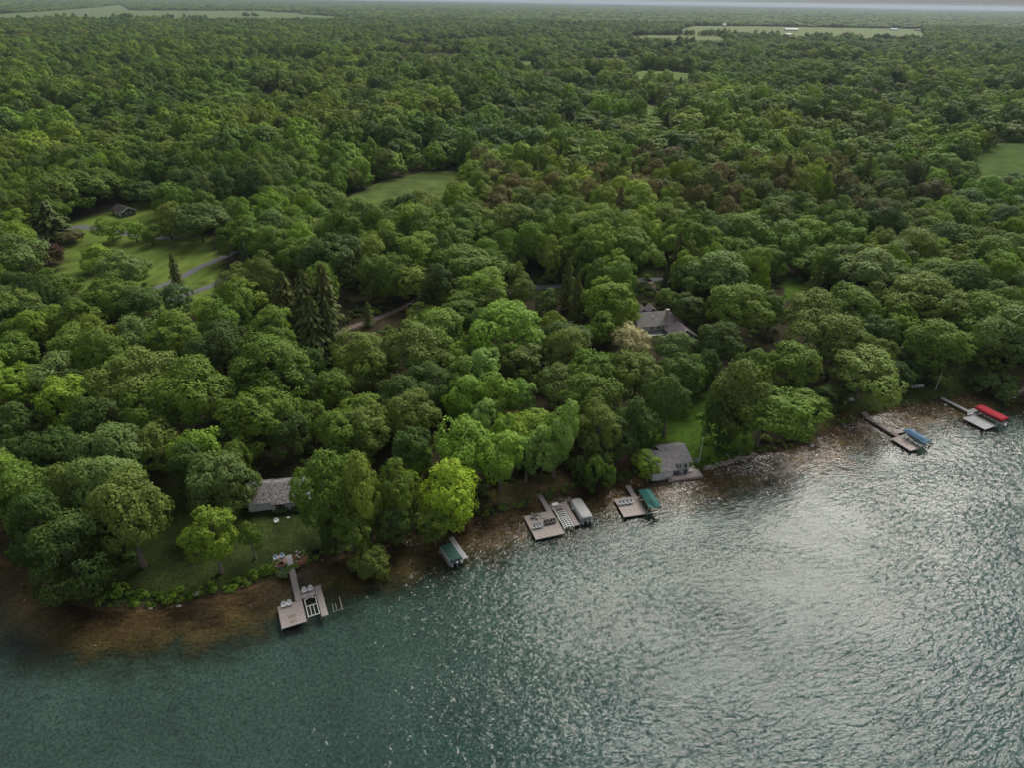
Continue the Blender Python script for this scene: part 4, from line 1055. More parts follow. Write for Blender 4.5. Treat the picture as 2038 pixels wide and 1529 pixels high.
# patio with fire ring on the shore
pt = f1.w(1.2, -1.85); zp = gz(pt[0], pt[1]) + .22
MB().prism([(1.75 * math.cos(a * .524) , 1.45 * math.sin(a * .524)) for a in range(12)], -.5, 0).build('patio', M['patio'], None, (pt[0], pt[1], zp), f1.rz)['kind'] = 'structure'
fr_ = thing('fire_ring', 'round brick fire ring on the patio beside the left dock', 'fire pit', f1.w(2.15, -1.75, zp + .004), f1.rz)
for k in range(12):
    a = 6.283 * k / 12; MB().box(-.16, .16, -.08, .08, 0, .26).build('brick', M['brickred'], fr_, (.62 * math.cos(a), .62 * math.sin(a), 0), a + math.pi / 2)
MB().prism([(.52 * math.cos(a * .524), .52 * math.sin(a * .524)) for a in range(12)], .0, .05).build('ash_bed', M['ash'], fr_)
chair('bluegrey', 'pale blue chair on the patio by the fire ring, left one', f1.w(.35, -2.45, zp + .002), f1.rz + LAKE, 'chairs on the patio'); chair('bluegrey', 'pale blue chair on the patio by the fire ring, right one', f1.w(.3, -1.2, zp + .002), f1.rz + LAKE, 'chairs on the patio')
sx = f1.w(1.6, 2.1); MB().prism([(1.9 * math.cos(a * .45) * (1 + .1 * math.sin(a * 3)), 1.5 * math.sin(a * .45)) for a in range(14)], -.6, 0).build('garden_bed', M['terracotta'], None, (sx[0], sx[1], gz(sx[0], sx[1]) + .14), f1.rz)['kind'] = 'structure'
rb = random.Random(3)
for bi, (x, y) in enumerate(((-.2, 1.6), (.3, 2.2), (.9, 1.5), (1.5, 1.9), (2.3, 1.2), (3.5, 1.3), (.2, 2.9), (1.1, 2.7))):
    q = f1.w(x, y); o = MB().rock((0, 0, 0), (rb.uniform(.26, .42), rb.uniform(.22, .36), .3), rb.random()).build('boulder', M['palerock'], None, (q[0], q[1], gz(q[0], q[1]) + .22)); tag(o, 'pale boulder in the red soil bed by the left dock, ' + ['shoreward one touching the walkway', 'second from the lawn edge', 'third along the walkway', 'middle of the bed', 'lakeward one touching the walkway', 'lowest one at the waterline', 'rightmost at the lawn edge', 'rightmost of the middle ones'][bi], 'rock', group='boulders in the soil bed')
for i, (px, py) in enumerate(((389, 1183), (356, 1208), (300, 1213))):
    q = gpt(px, py); o = MB().rock((0, 0, 0), ((.85, .6, .45) if i == 0 else (.5, .3, .22)), i + .5).build('boulder', M['palerock'], None, (q[0], q[1], q[2] + .1))
    tag(o, ('large flat pale boulder among the bank plants', 'pale rock at the foot of the planted bank, nearer the large boulder', 'small pale rock at the water edge, left end of the planted bank')[i], 'rock')

# ---- pontoon boats and outboards
def outboard(root, x, y, z, m):
    mo = MB().loft([[(x + dx - .16, y - .17, z + h) if k == 0 else (x + dx + .22, y - .15, z + h) if k == 1 else (x + dx + .22, y + .15, z + h) if k == 2 else (x + dx - .16, y + .17, z + h) for k in range(4)] for dx, h in ((0, .1), (.03, .35), (.05, .55))]).build('outboard_motor', m, root)
    MB().box(x - .02, x + .16, y - .05, y + .05, z - .65, z + .1).build('motor_shaft', m, mo)
    return mo

def pontoon(label, fr, x0, x1, y0, y1, fabm, deckz=.85, coverz=1.75, rails=True, sag=.12, rnd=.5, stripes=0):
    r = thing('pontoon_boat', label, 'boat', fr.w((x0 + x1) / 2, (y0 + y1) / 2, 0), fr.rz, 'covered pontoon boats')
    L = x1 - x0; W = y1 - y0; hx_ = L / 2; hy_ = W / 2
    for s in (-1, 1):
        MB().tube([(-hx_ + .1, s * (hy_ - .35), .42), (-hx_ + .5, s * (hy_ - .35), .36), (hx_ - .25, s * (hy_ - .35), .36), (hx_ + .1, s * (hy_ - .35), .36)], [.05, .30, .31, .29], 12).build('pontoon', M['alu'], r, smooth=False)
    MB().box(-hx_ + .2, hx_ - .15, -hy_ + .05, hy_ - .05, deckz - .12, deckz).build('deck', M['deckgrey'], r)
    for s in (-1, 1): MB().box(-hx_ + .35, hx_ - .4, s * (hy_ - .08) - .03, s * (hy_ - .08) + .03, deckz, deckz + .62).build('side_panel', M['white'], r)
    rings = []; k = 14
    for i in range(k + 1):
        q = i / k; x = -hx_ + .1 + (L - .3) * q; e = min(1, (min(q, 1 - q) * L / rnd + .35)); e = min(1, e)
        up_ = coverz - sag * (1 + math.cos(q * math.pi * 2 * max(1, stripes))) * (.25 if stripes else 0) - (.12 if i in (0, k) else 0)
        yy = hy_ * (.72 + .28 * e)
        rings.append([(x, -yy, deckz + .28), (x, -yy, up_ - .30), (x, -yy * .80, up_ - .06), (x, 0, up_ + .01), (x, yy * .80, up_ - .06), (x, yy, up_ - .30), (x, yy, deckz + .28)])
    MB().loft(rings).build('cover', fabm, r, smooth=False)
    outboard(r, hx_ + .05, 0, .55, M['engine'])
    return r
z19 = lambda x, y: (860 + x / 19.11, 1060 + y / 19.11)
fg = Frame(z19(575, 450), z19(970, 1025))
pontoon('pontoon boat under a dark green cover moored below leafy bank', fg, .7, 6.1, -2.05, .75, M['darkgreen_fab'], coverz=1.7, stripes=4)
dg = thing('dock', 'narrow grey dock beside the green covered pontoon boat', 'dock', fg.o, fg.rz, 'docks along the shore'); deck(dg, -1.5, 5.6, 1.0, 2.05, m=M['deckgrey'], turn=True, sec=1.2); posts(dg, [(5.6, .95), (5.6, 2.1), (2, 2.1)])
lg = thing('boat_lift', 'low metal lift around the green covered pontoon boat', 'boat lift', fg.o, fg.rz, 'boat lifts')
for x in (1.2, 5.4):
    for y in (-2.3, .93): MB().tube([(x, y, -1.5), (x, y, 1.35)], .05, 7).build('post', M['alu'], lg)
    MB().bar((x, -2.3, .02), (x, .93, .02), .1).build('cross_beam', M['alu'], lg)
MB().bar((1.2, -2.3, .55), (5.4, -2.3, .55), .07).build('side_rail', M['alu'], lg)

# ---- dock 2: large platform, slatted lift, grey covered boat
z6 = lambda x, y: (1020 + x / 6.793, 970 + y / 6.793)
f2 = Frame(z6(415, 190), z6(490, 320))
d2 = thing('dock', 'large square dock with chairs and a table, beside the slatted lift', 'dock', f2.o, f2.rz, 'docks along the shore')
deck(d2, -3.2, 3.6, -.55, .55, turn=True, sec=1.2); deck(d2, 3.65, 11.5, -6.0, .62); deck(d2, 1.8, 3.6, .6, 3.65); deck(d2, 1.8, 9.9, 3.7, 4.85, turn=True, sec=1.2)
posts(d2, [(3.7, -6.05), (7.5, -6.05), (11.5, -6.05), (11.55, -3), (11.5, .66), (9.9, 4.9), (6, 4.9), (1.8, 4.9)])
l2 = thing('boat_lift', 'boat lift with a row of pale slats between dock and finger', 'boat lift', f2.o, f2.rz, 'boat lifts')
for y in (1.2, 3.4): MB().bar((3.0, y, .72), (10.1, y, .60), .13).build('side_rail', M['white'], l2)
for i in range(12):
    q = i / 11; x = 3.1 + 6.8 * q; o = MB()
    pts_ = [(x - .35 * (1 - (2 * k / 6 - 1) ** 2), 1.2 + 2.2 * k / 6, .74 - .12 * q + .05 * math.sin(math.pi * k / 6)) for k in range(7)]
    for a, b_ in zip(pts_[:-1], pts_[1:]): o.bar(a, b_, .17, .05)
    o.build('slat', M['white'] if q > .2 else M['deck'], l2)
for y in (1.85, 2.55): MB().bar((6.6, y, .80), (10.2, y, .74), .1).build('bunk', M['white'], l2)
for x in (3.2, 9.9):
    for y in (1.05, 3.52): MB().tube([(x, y, -1.6), (x, y, 1.25 if x > 5 else 1.0)], .06, 8).build('post', M['white'], l2)
for x in (7.2, 9.6): MB().bar((x, 1.05, .3), (x - .8, .95, 1.2), .07).build('brace', M['white'], l2)
bx = thing('dock_box', 'white storage box on the cross deck above the slatted lift', 'box', f2.w(2.5, 1.9, ZD), f2.rz); MB().box(-.38, .38, -.7, .7, 0, .52).build('box_body', M['white'], bx); MB().box(-.42, .42, -.74, .74, .52, .60).build('lid', M['white'], bx)
pontoon('pontoon boat under a smooth light grey cover right of the slatted lift', f2, 2.7, 9.6, 5.35, 8.05, M['grey_fab'], deckz=.9, coverz=1.95, rnd=.9)
lb = thing('boat_lift', 'metal lift holding the grey covered pontoon boat', 'boat lift', f2.o, f2.rz, 'boat lifts')
for x in (3.6, 8.8):
    for y in (5.2, 8.2): MB().tube([(x, y, -1.6), (x, y, 1.3)], .05, 7).build('post', M['alu'], lb)
    MB().bar((x, 5.2, .02), (x, 8.2, .02), .1).build('cross_beam', M['alu'], lb)
MB().tube([(5.2, 5.05, 1.2), (5.2, 5.0, 1.22)], .34, 12).build('winch_wheel', M['white'], lb)
wh_ = ['left', 'middle', 'right']
for i, y in enumerate((-5.1, -4.4, -3.7)): chair('chairgrey', f'pale grey chair on the square dock, {wh_[i]} one of three', f2.w(8.25, y, ZD), f2.rz + LAKE + .1 * (i - 1), 'pale chairs on the square dock')
for i, y in enumerate((-2.35, -1.7, -1.0, -.3)): chair('chairdark', f'charcoal chair on the square dock, {["leftmost", "second from left", "third from left", "rightmost"][i]} of four', f2.w(7.75, y, ZD), f2.rz + LAKE + .12 * math.sin(i * 2.), 'charcoal chairs on the square dock')
tb = thing('patio_table', 'dark round table on the shore side corner of the square dock', 'table', f2.w(4.7, -3.8, ZD), f2.rz)
MB().tube([(0, 0, .68), (0, 0, .73)], .55, 14).build('table_top', M['chairdark'], tb); MB().tube([(0, 0, 0), (0, 0, .7)], .05, 8).build('leg', M['chairdark'], tb)
for i, a in enumerate((.3, 1.9, 3.5, 5.0)):
    st = thing('stool', 'dark stool with pale cushion at the dark table, ' + ['lakeward one', 'right one', 'shoreward one', 'left one'][i], 'stool', f2.w(4.7 + .85 * math.cos(a), -3.8 + .85 * math.sin(a), ZD), f2.rz + a, 'stools round the dark table')
    MB().tube([(0, 0, .42), (0, 0, .50)], .23, 12).build('cushion', M['palerock'], st); MB().tube([(0, 0, 0), (0, 0, .42)], [.2, .12], 8).build('base', M['chairdark'], st)
mt = thing('lounge_chair', 'flat wooden lounger lying behind the charcoal chairs', 'lounger', f2.w(4.9, -2.1, ZD), f2.rz)
for i in range(6): MB().box(-.8 + .28 * i, -.62 + .28 * i, -.36, .36, .16, .19).build('slat', M['deckgrey'], mt)
for s in (-1, 1): MB().box(-.85, .8, s * .34 - .03, s * .34 + .03, .0, .16).build('side_frame', M['deckgrey'], mt)

# ---- canopied lifts
def canopy_lift(label, fr, x0, x1, y0, y1, fabm, ze=2.45, zr=3.0, hip=1.3, val=.25, flat=.0, postm=None, canopy_label=None, postz=None):
    r = thing('boat_lift', label, 'boat lift', fr.o, fr.rz, 'boat lifts'); pm = postm or M['white']; ym = (y0 + y1) / 2; hw = (y1 - y0) / 2
    rings = []
    for q in (0, hip * .45, (x1 - x0) * .5, (x1 - x0) - hip, (x1 - x0)):
        e = min(1, q / max(.01, hip * .45)) if q < hip else min(1, (x1 - x0 - q) / hip)
        z = ze + (zr - ze) * max(.12, e); fl = hw * flat
        rings.append([(x0 + q, y0, ze - val), (x0 + q, y0, ze), (x0 + q, ym - fl - .02, z), (x0 + q, ym + fl + .02, z), (x0 + q, y1, ze), (x0 + q, y1, ze - val)])
    MB().loft(rings, cap=False).poly(rings[0]).poly(rings[-1][::-1]).build('canopy', fabm, r)
    for x in (x0 + .9, x1 - .9):
        for y in (y0 + .12, y1 - .12): MB().tube([(x, y, -1.8), (x, y, ze - .05)], .05, 7).build('post', pm, r)
        MB().bar((x, y0 + .12, .1), (x, y1 - .12, .1), .11).build('cross_beam', pm, r)
    for y in (y0 + .12, y1 - .12): MB().bar((x0 + .2, y, ze - .12), (x1 - .2, y, ze - .12), .07).build('side_rail', pm, r)
    return r
def motorboat(label, fr, x0, x1, y0, y1, m):
    r = thing('motorboat', label, 'boat', fr.w((x0 + x1) / 2, (y0 + y1) / 2, .45), fr.rz, 'boats on lifts'); L = x1 - x0; hw = (y1 - y0) / 2
    rings = []
    for q, wv, zk in ((0, .05, .55), (.12, .5, .3), (.3, .85, .1), (.6, 1, 0), (1.0, .95, 0)):
        x = -L / 2 + L * q; w2 = hw * wv; rings.append([(x, -w2, .72), (x, -w2 * .82, .25 + zk * .5), (x, 0, zk), (x, w2 * .82, .25 + zk * .5), (x, w2, .72)])
    MB().loft(rings).build('hull', M['white'], r, smooth=False); MB().prism([(-L * .05, -hw * .75), (L * .44, -hw * .78), (L * .44, hw * .78), (-L * .05, hw * .75)], .724, .80).build('cockpit', m, r)
    MB().loft([[(-L * .08, -hw * .7, .73), (-L * .08, hw * .7, .73)], [(.02 * L, -hw * .62, 1.08), (.02 * L, hw * .62, 1.08)]], cap=False).build('windscreen', M['glass'], r)
    outboard(r, L / 2 + .02, 0, .55, M['black']); return r

f3 = Frame(z6(1570, 0), z6(1655, 140))
d3 = thing('dock', 'pale dock with four grey chairs beside the green canopy', 'dock', f3.o, f3.rz, 'docks along the shore')
deck(d3, -.6, 3.5, -.6, .6, turn=True, sec=1.2); deck(d3, 3.55, 9.9, -5.0, .68); posts(d3, [(3.6, -5.05), (9.9, -5.05), (9.95, .7), (9.95, -2), (3.55, .75)])
canopy_lift('boat lift under a pointed green canvas canopy', f3, 3.6, 10.2, .75, 3.55, M['green_fab'], 2.3, 2.95, 1.9, .12)
for i, y in enumerate((-4.35, -3.5, -2.6, -1.7)): chair('chairgrey', f'grey chair on the dock by the green canopy, {["leftmost", "second from left", "third from left", "rightmost"][i]} of four', f3.w(5.9, y, ZD), f3.rz + LAKE, 'grey chairs by the green canopy')
z5 = lambda x, y: (1700 + x / 6.03, 780 + y / 6.03)
f4 = Frame(z5(170, 315), z5(515, 530))
d4 = thing('dock', 'weathered brown dock with the blue canopy', 'dock', f4.o, f4.rz, 'docks along the shore')
db = [M['deck'], M['deckbrown'], M['deck'], M['deck']]
deck(d4, 0, 9.9, -.62, .62, turn=True, sec=1.2, mats=[M['deckbrown'], M['deckbrown'], M['deck']]); deck(d4, 9.95, 16.0, -2.7, .95, mats=db); deck(d4, 7.4, 8.9, .66, 4.6, mats=db); posts(d4, [(10, -2.75), (16, -2.75), (13, -2.75), (16.05, .9), (3, .7), (6, -.7), (7.4, 4.6)])
canopy_lift('boat lift under a sloping blue canvas canopy', f4, 9.7, 16.2, 1.15, 3.9, M['blue_fab'], 2.15, 2.6, 1.6, .12, .35)
motorboat('low white motorboat under the blue canopy', f4, 10.3, 16.9, 1.7, 3.5, M['chairgrey'])
sp = thing('shore_steps', 'short pale wooden steps at the land end of the brown dock', 'steps', f4.o, f4.rz)
for i in range(4): MB().box(-1.9 + .48 * i, -1.55 + .48 * i, -.8, .8, 0, .1).build('tread', M['deck'], sp, (0, 0, 1.15 - .16 * i))
for s in (-1, 1): MB().bar((-2.0, s * .75, 1.1), (-.05, s * .75, .5), .08, .16).build('stringer', M['deckbrown'], sp)
f5 = Frame(z5(1080, 90), z5(1420, 260))
d5 = thing('dock', 'light grey dock with the red canopy at the far right', 'dock', f5.o, f5.rz, 'docks along the shore')
deck(d5, -.8, 9.0, -.62, .62, m=M['deckgrey'], turn=True, sec=1.2); deck(d5, 9.05, 15.5, -5.1, -.02, m=M['deckgrey']); deck(d5, 6.9, 8.4, .66, 3.3, m=M['deckgrey']); posts(d5, [(9.1, -5.15), (15.5, -5.15), (12.3, -5.15), (15.55, 0), (7, 3.3), (3, .68), (5, -.68), (9.0, .8), (10, .2)], top=.7)
canopy_lift('boat lift under a long red canvas canopy', f5, 8.3, 16.0, .35, 3.6, M['red_fab'], 2.4, 2.62, .35, .5, .72)
motorboat('white motorboat under the red canopy', f5, 9.2, 16.9, 1.0, 3.0, M['chairgrey'])
bn = thing('dock_bench', 'white bench at the shore corner of the light grey platform', 'bench', f5.w(8.9, -1.9, ZD), f5.rz)
MB().box(-.22, .22, -1.0, 1.0, .40, .45).build('seat', M['white'], bn); MB().box(-.26, -.20, -1.0, 1.0, .5, .9).build('backrest', M['white'], bn)
for s in (-1, 1): MB().box(-.2, .2, s * .85 - .04, s * .85 + .04, 0, .4).build('leg', M['white'], bn)
by = thing('buoy', 'small round white buoy in the shallows left of the grey dock', 'buoy', pxz(1881, 808, 0.02))
MB().tube([(0, 0, -.2), (0, 0, .1), (0, 0, .32), (0, 0, .48)], [.15, .36, .36, .12], 12).build('float', M['white'], by, smooth=True); MB().tube([(0, 0, .48), (0, 0, .6)], .05, 6).build('top_ring', M['white'], by)

# ---- buildings
def slope(mb, x0, x1, e, r, ex0=None, ex1=None, step=.34):
    """shingled roof plane from eave e=(y,z) to ridge r=(y,z); ex0/ex1 give the ridge's x where it differs"""
    ex0 = x0 if ex0 is None else ex0; ex1 = x1 if ex1 is None else ex1
    d = Vector((0, r[0] - e[0], r[1] - e[1])); L = d.length; n_ = Vector((0, -d.z, d.y)).normalized()
    if n_.z < 0: n_ = -n_
    k = max(2, int(L / step))
    for i in range(k):
        a, b_ = i / k, (i + 1) / k
        def pt(q, s, lift):
            xa = x0 + (ex0 - x0) * q; xb = x1 + (ex1 - x1) * q
            return tuple(Vector((xa if s == 0 else xb, e[0], e[1])) + d * q + n_ * lift)
        p = [pt(a, 0, .05), pt(a, 1, .05), pt(b_, 1, .012), pt(b_, 0, .012)]
        if d.y < 0: p = p[::-1]
        mb.poly(p); mb.poly([pt(a, 0, .0), pt(a, 1, .0), pt(a, 1, .05), pt(a, 0, .05)])
    u = [pt(0, 0, -.10), pt(0, 1, -.10), pt(1, 1, -.10), pt(1, 0, -.10)]; mb.poly(u)
    mb.poly([pt(0, 0, -.1), pt(0, 0, .05), pt(1, 0, .05), pt(1, 0, -.1)]); mb.poly([pt(0, 1, -.1), pt(0, 1, .05), pt(1, 1, .05), pt(1, 1, -.1)]); mb.poly([pt(0, 0, -.1), pt(0, 1, -.1), pt(0, 1, .05), pt(0, 0, .05)])
    return mb

def window(root, x, y, z, w, h, rz=0, frame=None, shutters=False, cols=2):
    fm = frame or M['white']
    o = MB()
    for a in (-1, 1): o.box(a * (w / 2) - .05, a * (w / 2) + .05, -.05, .03, -.05, h + .05)
    o.box(-w / 2 + .05, w / 2 - .05, -.05, .03, -.06, .05); o.box(-w / 2 + .05, w / 2 - .05, -.05, .03, h - .05, h + .06)
    for i in range(1, cols): xx = -w / 2 + w * i / cols; o.box(xx - .025, xx + .025, -.045, .02, .05, h - .05)
    fr = o.build('window', fm, root, (x, y, z), rz); MB().box(-w / 2 + .05, w / 2 - .05, -.02, .0, .05, h - .05).build('pane', M['glass'], fr)
    if shutters:
        for a in (-1, 1): MB().box(a * (w / 2 + .24) - .17, a * (w / 2 + .24) + .17, -.05, .0, -.02, h + .02).build('shutter', M['shutter'], root, (x, y, z), rz)

def walls(root, x0, x1, y0, y1, z0, z1, m, ridge=None, name='wall'):
    """four walls; ridge=(axis, pos, z) closes the gables up to the ridge"""
    mb = MB(); mb.box(x0, x1, y0, y1, z0, z1)
    if ridge:
        ax, pos, zr = ridge
        if ax == 'x':
            for x in (x0, x1): mb.poly([(x, y0, z1), (x, y1, z1), (x, pos, zr)])
        else:
            for y in (y0, y1): mb.poly([(x0, y, z1), (x1, y, z1), (pos, y, zr)])
    return mb.build(name, m, root)

# boathouse at the water's edge
z10 = lambda x, y: (1240 + x / 10.19, 860 + y / 10.19)
fb = Frame(z10(640, 960), z10(1060, 905))
bh = thing('boathouse', 'low off-white boathouse with a grey shingled roof at the waterline', 'boathouse', fb.o, fb.rz)
walls(bh, -.6, 4.7, .1, 8.0, -.4, 2.95, M['offwhite'], ('x', 5.3, 4.6)); walls(bh, 4.72, 9.6, 1.9, 8.6, .2, 3.25, M['offwhite'], ('x', 6.2, 4.9), 'wall')
mb = MB(); slope(mb, -1.1, 5.3, (-.7, 2.85), (5.3, 4.75)); slope(mb, -1.1, 5.3, (8.6, 3.3), (5.3, 4.75)); mb.build('roof', M['shingle'], bh)
mb = MB(); slope(mb, 5.1, 10.2, (1.25, 3.25), (6.2, 5.15), 2.6, 10.0); slope(mb, 2.6, 10.1, (9.3, 3.6), (6.2, 5.15)); rf = mb.build('roof', M['shingle'], bh)
MB().tube([(4.6, 5.2, 4.7), (4.6, 5.2, 5.25)], .1, 8).build('vent_pipe', M['black'], rf)
for i in range(3): window(bh, 5.6 + .85 * i, 1.88, 1.35, .62, 1.1)
dr = MB().box(8.2, 9.2, 1.84, 1.9, .62, 2.6).build('door', M['white'], bh); MB().box(8.35, 9.05, 1.82, 1.84, 1.3, 2.45).build('pane', M['glass'], dr)
for i in range(2): MB().box(.2 + 2.1 * i, 2.1 + 2.1 * i, .05, .1, -.3, 2.3).build('boat_door', M['cottagewhite'], bh)
for i in range(7): MB().box(3.0, 12.0, -1.15 + .42 * i, -.77 + .42 * i, .42, .58).build('deck_board', M['deck'] if i else M['deckbrown'], bh, (0, 0, .003 * (i % 2)))
for i in range(5): MB().box(9.7 , 12.0 - .12 * i, 1.80 + .42 * i, 2.18 + .42 * i, .42, .58).build('deck_board', M['deck'], bh)
MB().box(3.0, 12.0, -1.25, -1.17, -.5, .57).build('deck_fascia', M['deck'], bh)
tb = thing('deck_table', 'small table on the boathouse deck', 'table', fb.w(7.1, .6, .585), fb.rz); MB().tube([(0, 0, .66), (0, 0, .71)], .5, 12).build('table_top', M['chairgrey'], tb); MB().tube([(0, 0, 0), (0, 0, .66)], .05, 8).build('leg', M['chairgrey'], tb)
chair('chairdark', 'charcoal chair left of the table on the boathouse deck', fb.w(6.1, .6, .585), fb.rz + 1.2, 'chairs on the boathouse deck'); chair('chairdark', 'charcoal chair right of the table on the boathouse deck', fb.w(8.1, .7, .585), fb.rz - 1.0, 'chairs on the boathouse deck'); chair('white', 'white chair by the boathouse door', fb.w(9.7, .9, .585), fb.rz + .3, None)
kg = thing('grill', 'blue lidded grill beside the boathouse flagpole', 'grill', (*P(1386, 922, .8), gz(*P(1386, 922, .8))), fb.rz)
MB().box(-.5, .5, -.25, .25, .45, .8).build('firebox', M['bluegrey'], kg); MB().loft([[(-.48, -.24, .8), (-.48, .24, .8), (.48, .24, .8), (.48, -.24, .8)], [(-.42, -.12, 1.08), (-.42, .12, 1.08), (.42, .12, 1.08), (.42, -.12, 1.08)]]).build('lid', M['blue_fab'], kg)
for s in (-1, 1): MB().box(s * .4 - .04, s * .4 + .04, -.2, .2, 0, .45).build('leg', M['chairdark'], kg)

def flagpole(label, base, top_py):
    x, y, z = gpt(*base); lo, hi = 1., 20.
    for _ in range(30):
        m_ = (lo + hi) / 2
        if float(project(x, y, z + m_)[1]) > top_py: lo = m_
        else: hi = m_
    r = thing('flagpole', label, 'flagpole', (x, y, z)); MB().tube([(0, 0, -.3), (0, 0, lo * .5), (0, 0, lo)], [.09, .075, .05], 8).build('pole', M['white'], r); MB().tube([(0, 0, lo), (0, 0, lo + .06), (0, 0, lo + .16), (0, 0, lo + .2)], [.05, .1, .1, .03], 8).build('finial', M['white'], r); MB().tube([(0, 0, -.05), (0, 0, .12)], .25, 10).build('footing', M['concrete'], r)
flagpole('bare white flagpole right of the boathouse', (1391, 921), 872); flagpole('bare white flagpole on the lawn behind the grey dock', (1862, 776), 728)

# white cottage
zA = lambda x, y: (480 + x / 12.74, 930 + y / 12.74)
fa = Frame(zA(780, 960), zA(1700, 850))
ca = thing('cottage', 'white cottage with a mottled grey shingle roof and black shutters', 'house', fa.o, fa.rz)
walls(ca, .75, 7.8, -3.3, 4.6, .2, 3.55, M['cottagewhite'], ('x', .9, 5.7)); walls(ca, -4.4, .73, -2.6, 4.8, .2, 3.7, M['cottagewhite'], ('x', 1.0, 5.9), 'wall')
mb = MB(); slope(mb, .62, 8.2, (-3.95, 3.5), (.9, 5.9)); slope(mb, .62, 8.2, (5.3, 3.6), (.9, 5.9)); mb.build('roof', M['shinglemottle'], ca)
mb = MB(); slope(mb, -4.8, .58, (-3.3, 3.75), (1.0, 6.1)); slope(mb, -4.8, .58, (5.3, 3.75), (1.0, 6.1)); mb.build('roof', M['shinglemottle'], ca)
MB().box(.62, 8.2, -4.06, -3.97, 3.36, 3.52).build('gutter', M['black'], ca)
window(ca, 2.25, -3.32, 1.75, 1.0, 1.25, shutters=True); window(ca, 6.35, -3.32, 1.75, 1.0, 1.25, shutters=True)
MB().box(7.55, 7.72, -3.42, -3.31, .8, 3.4).build('downspout', M['white'], ca); MB().box(.60, .74, -3.42, -3.31, .8, 3.4).build('downspout', M['white'], ca)
MB().box(8.1, 9.3, -2.4, 1.0, 2.55, 2.65).build('side_awning', M['bluegrey'], ca)
bush0 = None
for i, x in enumerate((1.6, 2.5, 3.4, 5.1, 5.9, 6.7, 7.5, 8.3)):
    q = fa.w(x, -4.25 - .05 * (i % 2)); s_ = (.62, .7, .6, .66, .6, .7, .62, .75)[i]
    b_ = thing('shrub', f'clipped dark round shrub under the cottage windows, {["leftmost", "second from left", "third from left", "fourth from left", "fifth from left", "sixth from left", "seventh from left", "rightmost"][i]}', 'shrub', (q[0], q[1], gz(q[0], q[1])), i, 'clipped shrubs along the cottage')
    o = link('foliage', CROWNS['shrub0'], b_, (0, 0, .05)); o.scale = (s_, s_, 1.25); o.color = (*COLS['dark'][0], 1); o = link('stems', MULTI, b_); o.scale = (.5, .5, .9)
wx = [(551, 1041, 'white chair out on the lawn before the cottage'), (507, 1019, 'white chair under the tree left of the cottage corner'), (500, 1017, 'white chair at the far left corner of the cottage')]
for px, py, lb_ in wx: q = gpt(px, py); chair('white', lb_, q, fa.rz + .4, None)
q = gpt(574, 1032); o = MB().rock((0, 0, 0), (.5, .4, .25), .3).build('boulder', M['palerock'], None, (q[0], q[1], q[2] + .08)); tag(o, 'small pale stone lying on the grass in front of the cottage', 'rock')

# large grey house uphill
zB = lambda x, y: (1250 + x / 11.99, 590 + y / 11.99)
fB = Frame(zB(560, 830), zB(1060, 790))
hb = thing('house', 'large two-storey grey house with a pale chimney among the trees', 'house', fB.o, fB.rz)
g0 = gz(fB.o[0], fB.o[1]) - .6
walls(hb, -7.6, 3.2, -5.9, 3.6, g0, 5.6, M['offwhite'], ('x', -2.0, 8.7)); walls(hb, 1.5, 8.9, -14.6, -1.5, g0, 5.0, M['greysiding'], ('y', 5.2, 7.4), 'wall')
mb = MB(); slope(mb, -8.1, 3.4, (-6.3, 5.55), (-2.0, 9.0)); slope(mb, -8.1, 3.4, (4.1, 5.3), (-2.0, 9.0)); rf = mb.build('roof', M['shinglewarm'], hb)
mb = MB(); slope(mb, -2.0, 15.2, (-4.3, 4.9), (0, 7.7)); slope(mb, -2.0, 15.2, (4.3, 4.9), (0, 7.7)); wr = mb.build('wing_roof', M['shinglemauve'], hb, (5.2, 0, 0), -math.pi / 2)
MB().bar((5.2 - 4.3, -15.25, 4.92), (5.2, -15.25, 7.72), .22, .3).bar((5.2, -15.25, 7.72), (5.2 + 4.3, -15.25, 4.92), .22, .3).build('barge_board', M['white'], hb)
ch = MB().box(2.4, 3.5, -4.6, -3.7, 5.5, 10.2).build('chimney', M['tan'], hb); MB().box(2.3, 3.6, -4.7, -3.6, 10.2, 10.4).build('chimney_cap', M['concrete'], ch)
for x in (-4.3, -.9):
    dm = MB().prism([(x - 1.2, -1.2), (x + 1.2, -1.2), (x + 1.2, 2.5), (x - 1.2, 2.5)], 7.0, 8.9).build('dormer', M['greysiding'], hb)
    mb = MB(); mb.poly([(x - 1.5, -1.5, 8.8), (x, -1.5, 10.0), (x, 2.8, 10.0), (x - 1.5, 2.8, 8.8)]); mb.poly([(x, -1.5, 10.0), (x + 1.5, -1.5, 8.8), (x + 1.5, 2.8, 8.8), (x, 2.8, 10.0)]); mb.poly([(x - 1.3, -1.35, 8.88), (x + 1.3, -1.35, 8.88), (x, -1.35, 9.9)]); mb.build('dormer_roof', M['shinglemauve'], dm)
for x in (-3.2, -2.4, -.7, .1): window(hb, x, -5.92, 4.15, .6, 1.15, cols=1)
MB().box(-1.9, -1.6, -3.9, -3.6, 7.6, 8.1).build('roof_vent', M['white'], rf)
mb = MB(); slope(mb, -7.8, 1.4, (-8.9, 2.9), (-5.95, 3.95)); mb.build('porch_roof', M['shingle'], hb)
for x in (-7.2, -4.2, -1.2, 1.1): MB().box(x - .1, x + .1, -8.6, -8.4, g0, 3.0).build('porch_post', M['white'], hb)
MB().box(-7.7, 1.3, -8.8, -5.95, g0 - .3, g0 + .9).build('porch_floor', M['deckgrey'], hb)

